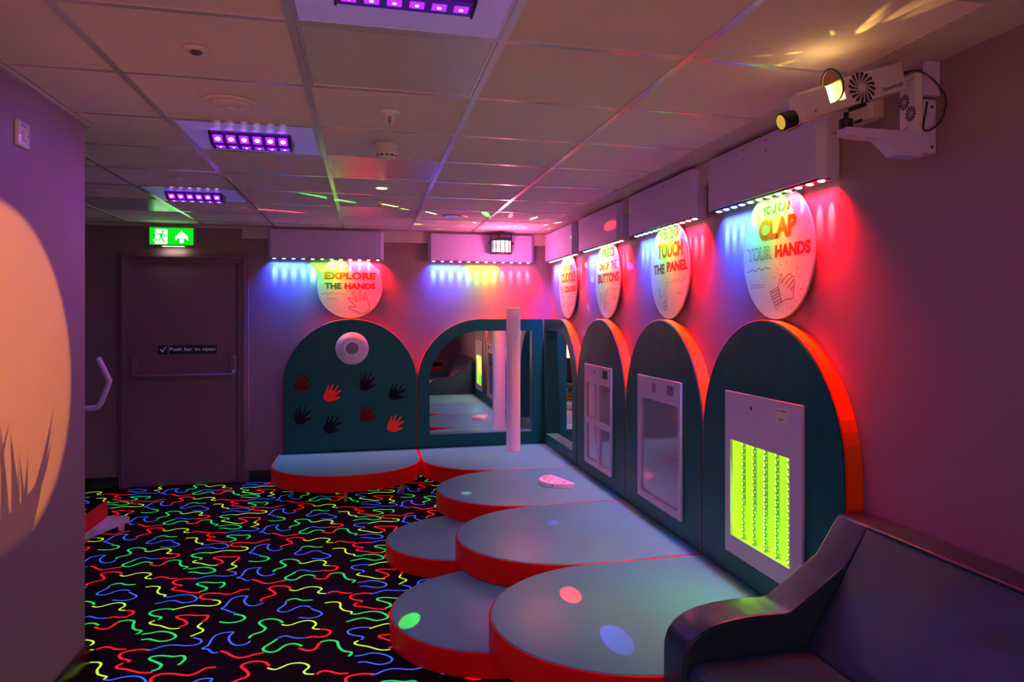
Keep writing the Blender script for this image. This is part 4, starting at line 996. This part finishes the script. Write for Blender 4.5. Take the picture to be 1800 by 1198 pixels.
for k in range(N):
    j = (k + 1) % N
    bm.faces.new((o_[k], o_[j], i_[j], i_[k])); bm.faces.new((o2[k], o2[j], i2[j], i2[k])); bm.faces.new((o_[k], o_[j], o2[j], o2[k])); bm.faces.new((i_[k], i_[j], i2[j], i2[k]))
wh = obj('effect_wheel', bm, M_BLACK, tp)
gm = bpy.data.materials.new('wheel_glass'); gm.use_nodes = True
nt = gm.node_tree; nt.nodes.clear()
o1 = nt.nodes.new('ShaderNodeOutputMaterial'); mx = nt.nodes.new('ShaderNodeMixShader'); tr_ = nt.nodes.new('ShaderNodeBsdfTransparent'); gl = nt.nodes.new('ShaderNodeBsdfGlossy')
tr_.inputs[0].default_value = (1, .72, .25, 1); gl.inputs['Roughness'].default_value = .2; gl.inputs[0].default_value = (1, .8, .4, 1); mx.inputs[0].default_value = .25
nt.links.new(tr_.outputs[0], mx.inputs[1]); nt.links.new(gl.outputs[0], mx.inputs[2]); nt.links.new(mx.outputs[0], o1.inputs[0])
bm = bm_new(); bm.faces.new([bm.verts.new(wc + (u_ * math.cos(k / N * 2 * PI) + v_ * math.sin(k / N * 2 * PI)) * .047) for k in range(N)]); obj('glass_disc', bm, gm, wh)
bm = bm_new()
c = PJ(.405, .030, -.030); cyl(bm, c, AX, .027, .040, 28)
ln = obj('lens_barrel', bm, M_BLACK, tp, smooth=True)
bm = bm_new(); cyl(bm, PJ(.445, .030, -.030), AX, .028, .006, 28, .026); obj('lens_ring', bm, M_RUB, ln, smooth=True)
bm = bm_new(); lathe(bm, PJ(.4505, .030, -.030), [(.023, 0), (.021, .002), (.012, .004), (.001, .005)], 28, AX); obj('lens_glass', bm, glow('lens_yellow', (1, .70, .06), .5, (.6, .5, .1)), ln, smooth=True)
bm = bm_new()
pm = lambda l, h: PJ(l, -.0007, h)
swirl(bm, .163, -.002, pm, .014, 5, 16, .0016, .043)
obj('dot_swirl', bm, M_INK, rear, recalc=False)
bm = bm_new(); text(bm, 'SpaceKraft', .092, .012, -.036, -.020, pm, .012, shear=0); obj('lettering', bm, M_INK, rear, recalc=False)
bm = bm_new(); cyl(bm, PJ(.345, -.0005, -.030), (0, -1, 0), .0035, .002, 10); obj('screw', bm, M_CHROME, tp)
bm = bm_new(); tube(bm, [PJ(.360, .06, -.047), PJ(.375, .06, -.056), PJ(.410, .06, -.060), PJ(.418, .06, -.060)], .0022, 8, smooth=0); obj('wire_clip', bm, M_CHROME, tp)
bm = bm_new(); pbox(bm, .135, .175, .035, .075, -.058, -.046); obj('mount_foot', bm, M_BLACK, tp)
bm = bm_new(); cyl(bm, PJ(-.001, .012, .004), -AX, .006, .022, 12); obj('plug', bm, M_BLACK, tp)
bm = bm_new(); tube(bm, [PJ(-.020, .012, .004), (1.700, 2.030, 2.287), (1.742, 2.015, 2.262), (1.770, 2.000, 2.220), (1.775, 1.990, 2.18), (1.768, 2.005, 2.125), (1.745, 2.030, 2.098), (1.733, 2.040, 2.11), (1.745, 2.044, 2.16), (1.752, 2.045, 2.195)], .0032, 8)
cb = obj('power_cable', bm, M_BLACK, tp, smooth=True)
GRASS = [(2.888, 0.735, 2.84, 1.193, 0.0156), (2.972, 0.711, 2.917, 1.14, 0.0182), (3.035, 0.712, 2.977, 1.073, 0.0104), (2.972, 0.711, 2.977, 1.073, 0.0078), (3.003, 0.701, 3.058, 1.043, 0.013), (3.139, 0.87, 3.294, 1.182, 0.0104), (3.209, 0.939, 3.267, 1.065, 0.0052), (3.044, 0.71, 3.119, 0.932, 0.0078), (2.856, 1.045, 2.921, 1.187, 0.0052), (2.771, 0.77, 2.79, 1.239, 0.0234), (2.682, 0.796, 2.699, 1.179, 0.0234)]
GU = 1.6
# the projected picture on the left wall: warm disc with grass blades, as light
LS = PJ(.458, .030, -.030)
TG = Vector((-1.165, 2.83, 1.34))
gb = light('picture_beam', 'SPOT', LS, 640, (1, 1, 1), parent=tp, aim=TG, cone=34, blend=.02, rad=.003, spec=.2)
gb.data.use_nodes = True
nt = gb.data.node_tree; em = nt.nodes['Emission']
tc = nt.nodes.new('ShaderNodeTexCoord'); sx = nt.nodes.new('ShaderNodeSeparateXYZ'); nt.links.new(tc.outputs['Normal'], sx.inputs[0])
def MN(op, a, b=None, c_=None, clamp=False):
    n_ = nt.nodes.new('ShaderNodeMath'); n_.operation = op; n_.use_clamp = clamp
    for i, v in enumerate((a, b, c_)):
        if v is None: continue
        if isinstance(v, (int, float)): n_.inputs[i].default_value = v
        else: nt.links.new(v, n_.inputs[i])
    return n_.outputs[0]
az = MN('ABSOLUTE', sx.outputs['Z'])
U = MN('DIVIDE', sx.outputs['X'], az); V = MN('DIVIDE', sx.outputs['Y'], az)
R = MN('SQRT', MN('ADD', MN('MULTIPLY', U, U), MN('MULTIPLY', V, V)))
RD = .216
disc = MN('DIVIDE', MN('SUBTRACT', RD, R), .012, clamp=True)
total = disc
# grass: dark blades rising from the bottom of the disc
grass = None
rotm = gb.rotation_euler.to_matrix().inverted()
def wall_uv(y, z):
    q = rotm @ (Vector((-1.165, y, z)) - LS)
    return q.x / abs(q.z), q.y / abs(q.z)
for (ry, rz, ty, tz, wb) in GRASS:      # root and tip on the wall (y, z), half width at the root
    r_, t_ = Vector(wall_uv(ry, rz)), Vector(wall_uv(ty, tz))
    d_ = t_ - r_; L2 = d_.dot(d_); nl = Vector((-d_.y, d_.x)).normalized()
    s_ = MN('ADD', MN('ADD', MN('MULTIPLY', U, d_.x / L2), MN('MULTIPLY', V, d_.y / L2)), -r_.dot(d_) / L2)
    w_ = MN('ADD', MN('ADD', MN('MULTIPLY', U, nl.x), MN('MULTIPLY', V, nl.y)), -r_.dot(nl))
    bend = MN('MULTIPLY', MN('MULTIPLY', s_, MN('SUBTRACT', 1.0, s_)), .012)
    hw = MN('MULTIPLY', MN('SUBTRACT', 1.0, s_), wb)
    ins = MN('DIVIDE', MN('SUBTRACT', hw, MN('ABSOLUTE', MN('ADD', w_, bend))), .0022, clamp=True)
    grass = ins if grass is None else MN('MAXIMUM', grass, ins)
total = MN('MULTIPLY', total, MN('SUBTRACT', 1.0, MN('MULTIPLY', grass, .85)))
cr = nt.nodes.new('ShaderNodeValToRGB')
cr.color_ramp.elements[0].position = 0; cr.color_ramp.elements[0].color = (1, .37, .075, 1)
cr.color_ramp.elements[1].position = 1; cr.color_ramp.elements[1].color = (1, .43, .0, 1)
nt.links.new(MN('ADD', MN('MULTIPLY', U, GU), .5, clamp=True), cr.inputs[0])
nt.links.new(cr.outputs[0], em.inputs['Color']); nt.links.new(total, em.inputs['Strength'])
# stray light from the open lamp slot on to the ceiling
sl = PJ(.256, .035, .105)
light('slot_glow', 'SPOT', PJ(.250, .05, .046), .15, (1, .55, .12), parent=tp, aim=(1.36, 2.0, ZT), cone=150, blend=1, rad=.01)
for (tx, ty, cone, e) in ((1.385, 1.87, 14, .35), (1.36, 1.80, 6, .5), (1.41, 1.74, 9, .5), (1.325, 1.93, 6, .2), (1.31, 2.09, 9, .18), (1.335, 2.17, 9, .16), (1.46, 1.68, 9, .4), (1.24, 2.13, 5, .2), (1.43, 1.62, 7, .4)):
    light('slot_flare', 'SPOT', (1.408, 2.025, 2.283), e * 14, (1, .62, .12), parent=tp, aim=(tx, ty, ZT), cone=cone, blend=.8, rad=.004)

# ---------------------------------------------------------------- light switch
t = thing('wall_switch', 'white fused wall switch high on the left wall', 'switch', (-1.165, 2.995, 2.135))
bm = bm_new(); pillow(bm, [(2.952, 2.092), (3.040, 2.092), (3.040, 2.178), (2.952, 2.178)], -1.164, -1.152, .004, axis='x', seg=3); obj('plate', bm, M_WHITEG, t, smooth=True)
bm = bm_new(); pillow(bm, [(2.982, 2.112), (3.008, 2.112), (3.008, 2.148), (2.982, 2.148)], -1.152, -1.146, .003, axis='x', seg=2); obj('rocker', bm, M_WHITE, t)
bm = bm_new(); box(bm, -1.1525, -1.1512, 2.972, 3.02, 2.160, 2.170); obj('blue_label', bm, mat('label_blue', (.15, .3, .8), .5), t)
bm = bm_new()
for y in (2.966, 3.026): cyl(bm, (-1.152, y, 2.135), (1, 0, 0), .003, .0012, 8)
obj('screws', bm, M_DARKHOLE, t)

# ---------------------------------------------------------------- trolley half hidden behind the left wall
t = thing('push_trolley', 'white tube-handled trolley with red side, half hidden behind the left wall', 'trolley', (-2.0, 5.7, 0))
bm = bm_new(); tube(bm, [(-1.95, 5.72, .885), (-1.80, 5.72, .885), (-1.755, 5.72, .905), (-1.700, 5.72, 1.05), (-1.705, 5.72, 1.09), (-1.765, 5.72, 1.225)], .0185, 14, smooth=5); obj('handle', bm, M_HANDLE, t, smooth=True)
bm = bm_new(); cyl(bm, (-1.95, 5.72, .10), (0, 0, 1), .018, .80, 14); obj('post', bm, M_HANDLE, t, smooth=True)
bm = bm_new()
prism(bm, [(-2.10, 5.46), (-1.80, 5.46), (-1.625, 5.92), (-1.66, 5.98), (-1.95, 5.98), (-2.10, 5.7)], .045, .085); bevel(bm, .006, 2)
for k in range(5):
    box(bm, -2.0 + k * .06, -1.975 + k * .06, 5.56, 5.9, .085, .10)
obj('platform', bm, M_HANDLE, t)
bm = bm_new(); prism(bm, [(5.46, .02), (5.98, .02), (5.98, .20), (5.46, .20)], -1.795, -1.780, 'x'); bevel(bm, .005); obj('red_side', bm, M_RED, t)
for x, y in ((-1.66, 5.86), (-2.0, 5.9), (-2.0, 5.52), (-1.86, 5.54)):
    bm = bm_new(); cyl(bm, (x - .012, y, .034), (1, 0, 0), .032, .024, 20); obj('castor', bm, M_HANDLE if x > -1.7 else M_RUB, t, smooth=True)
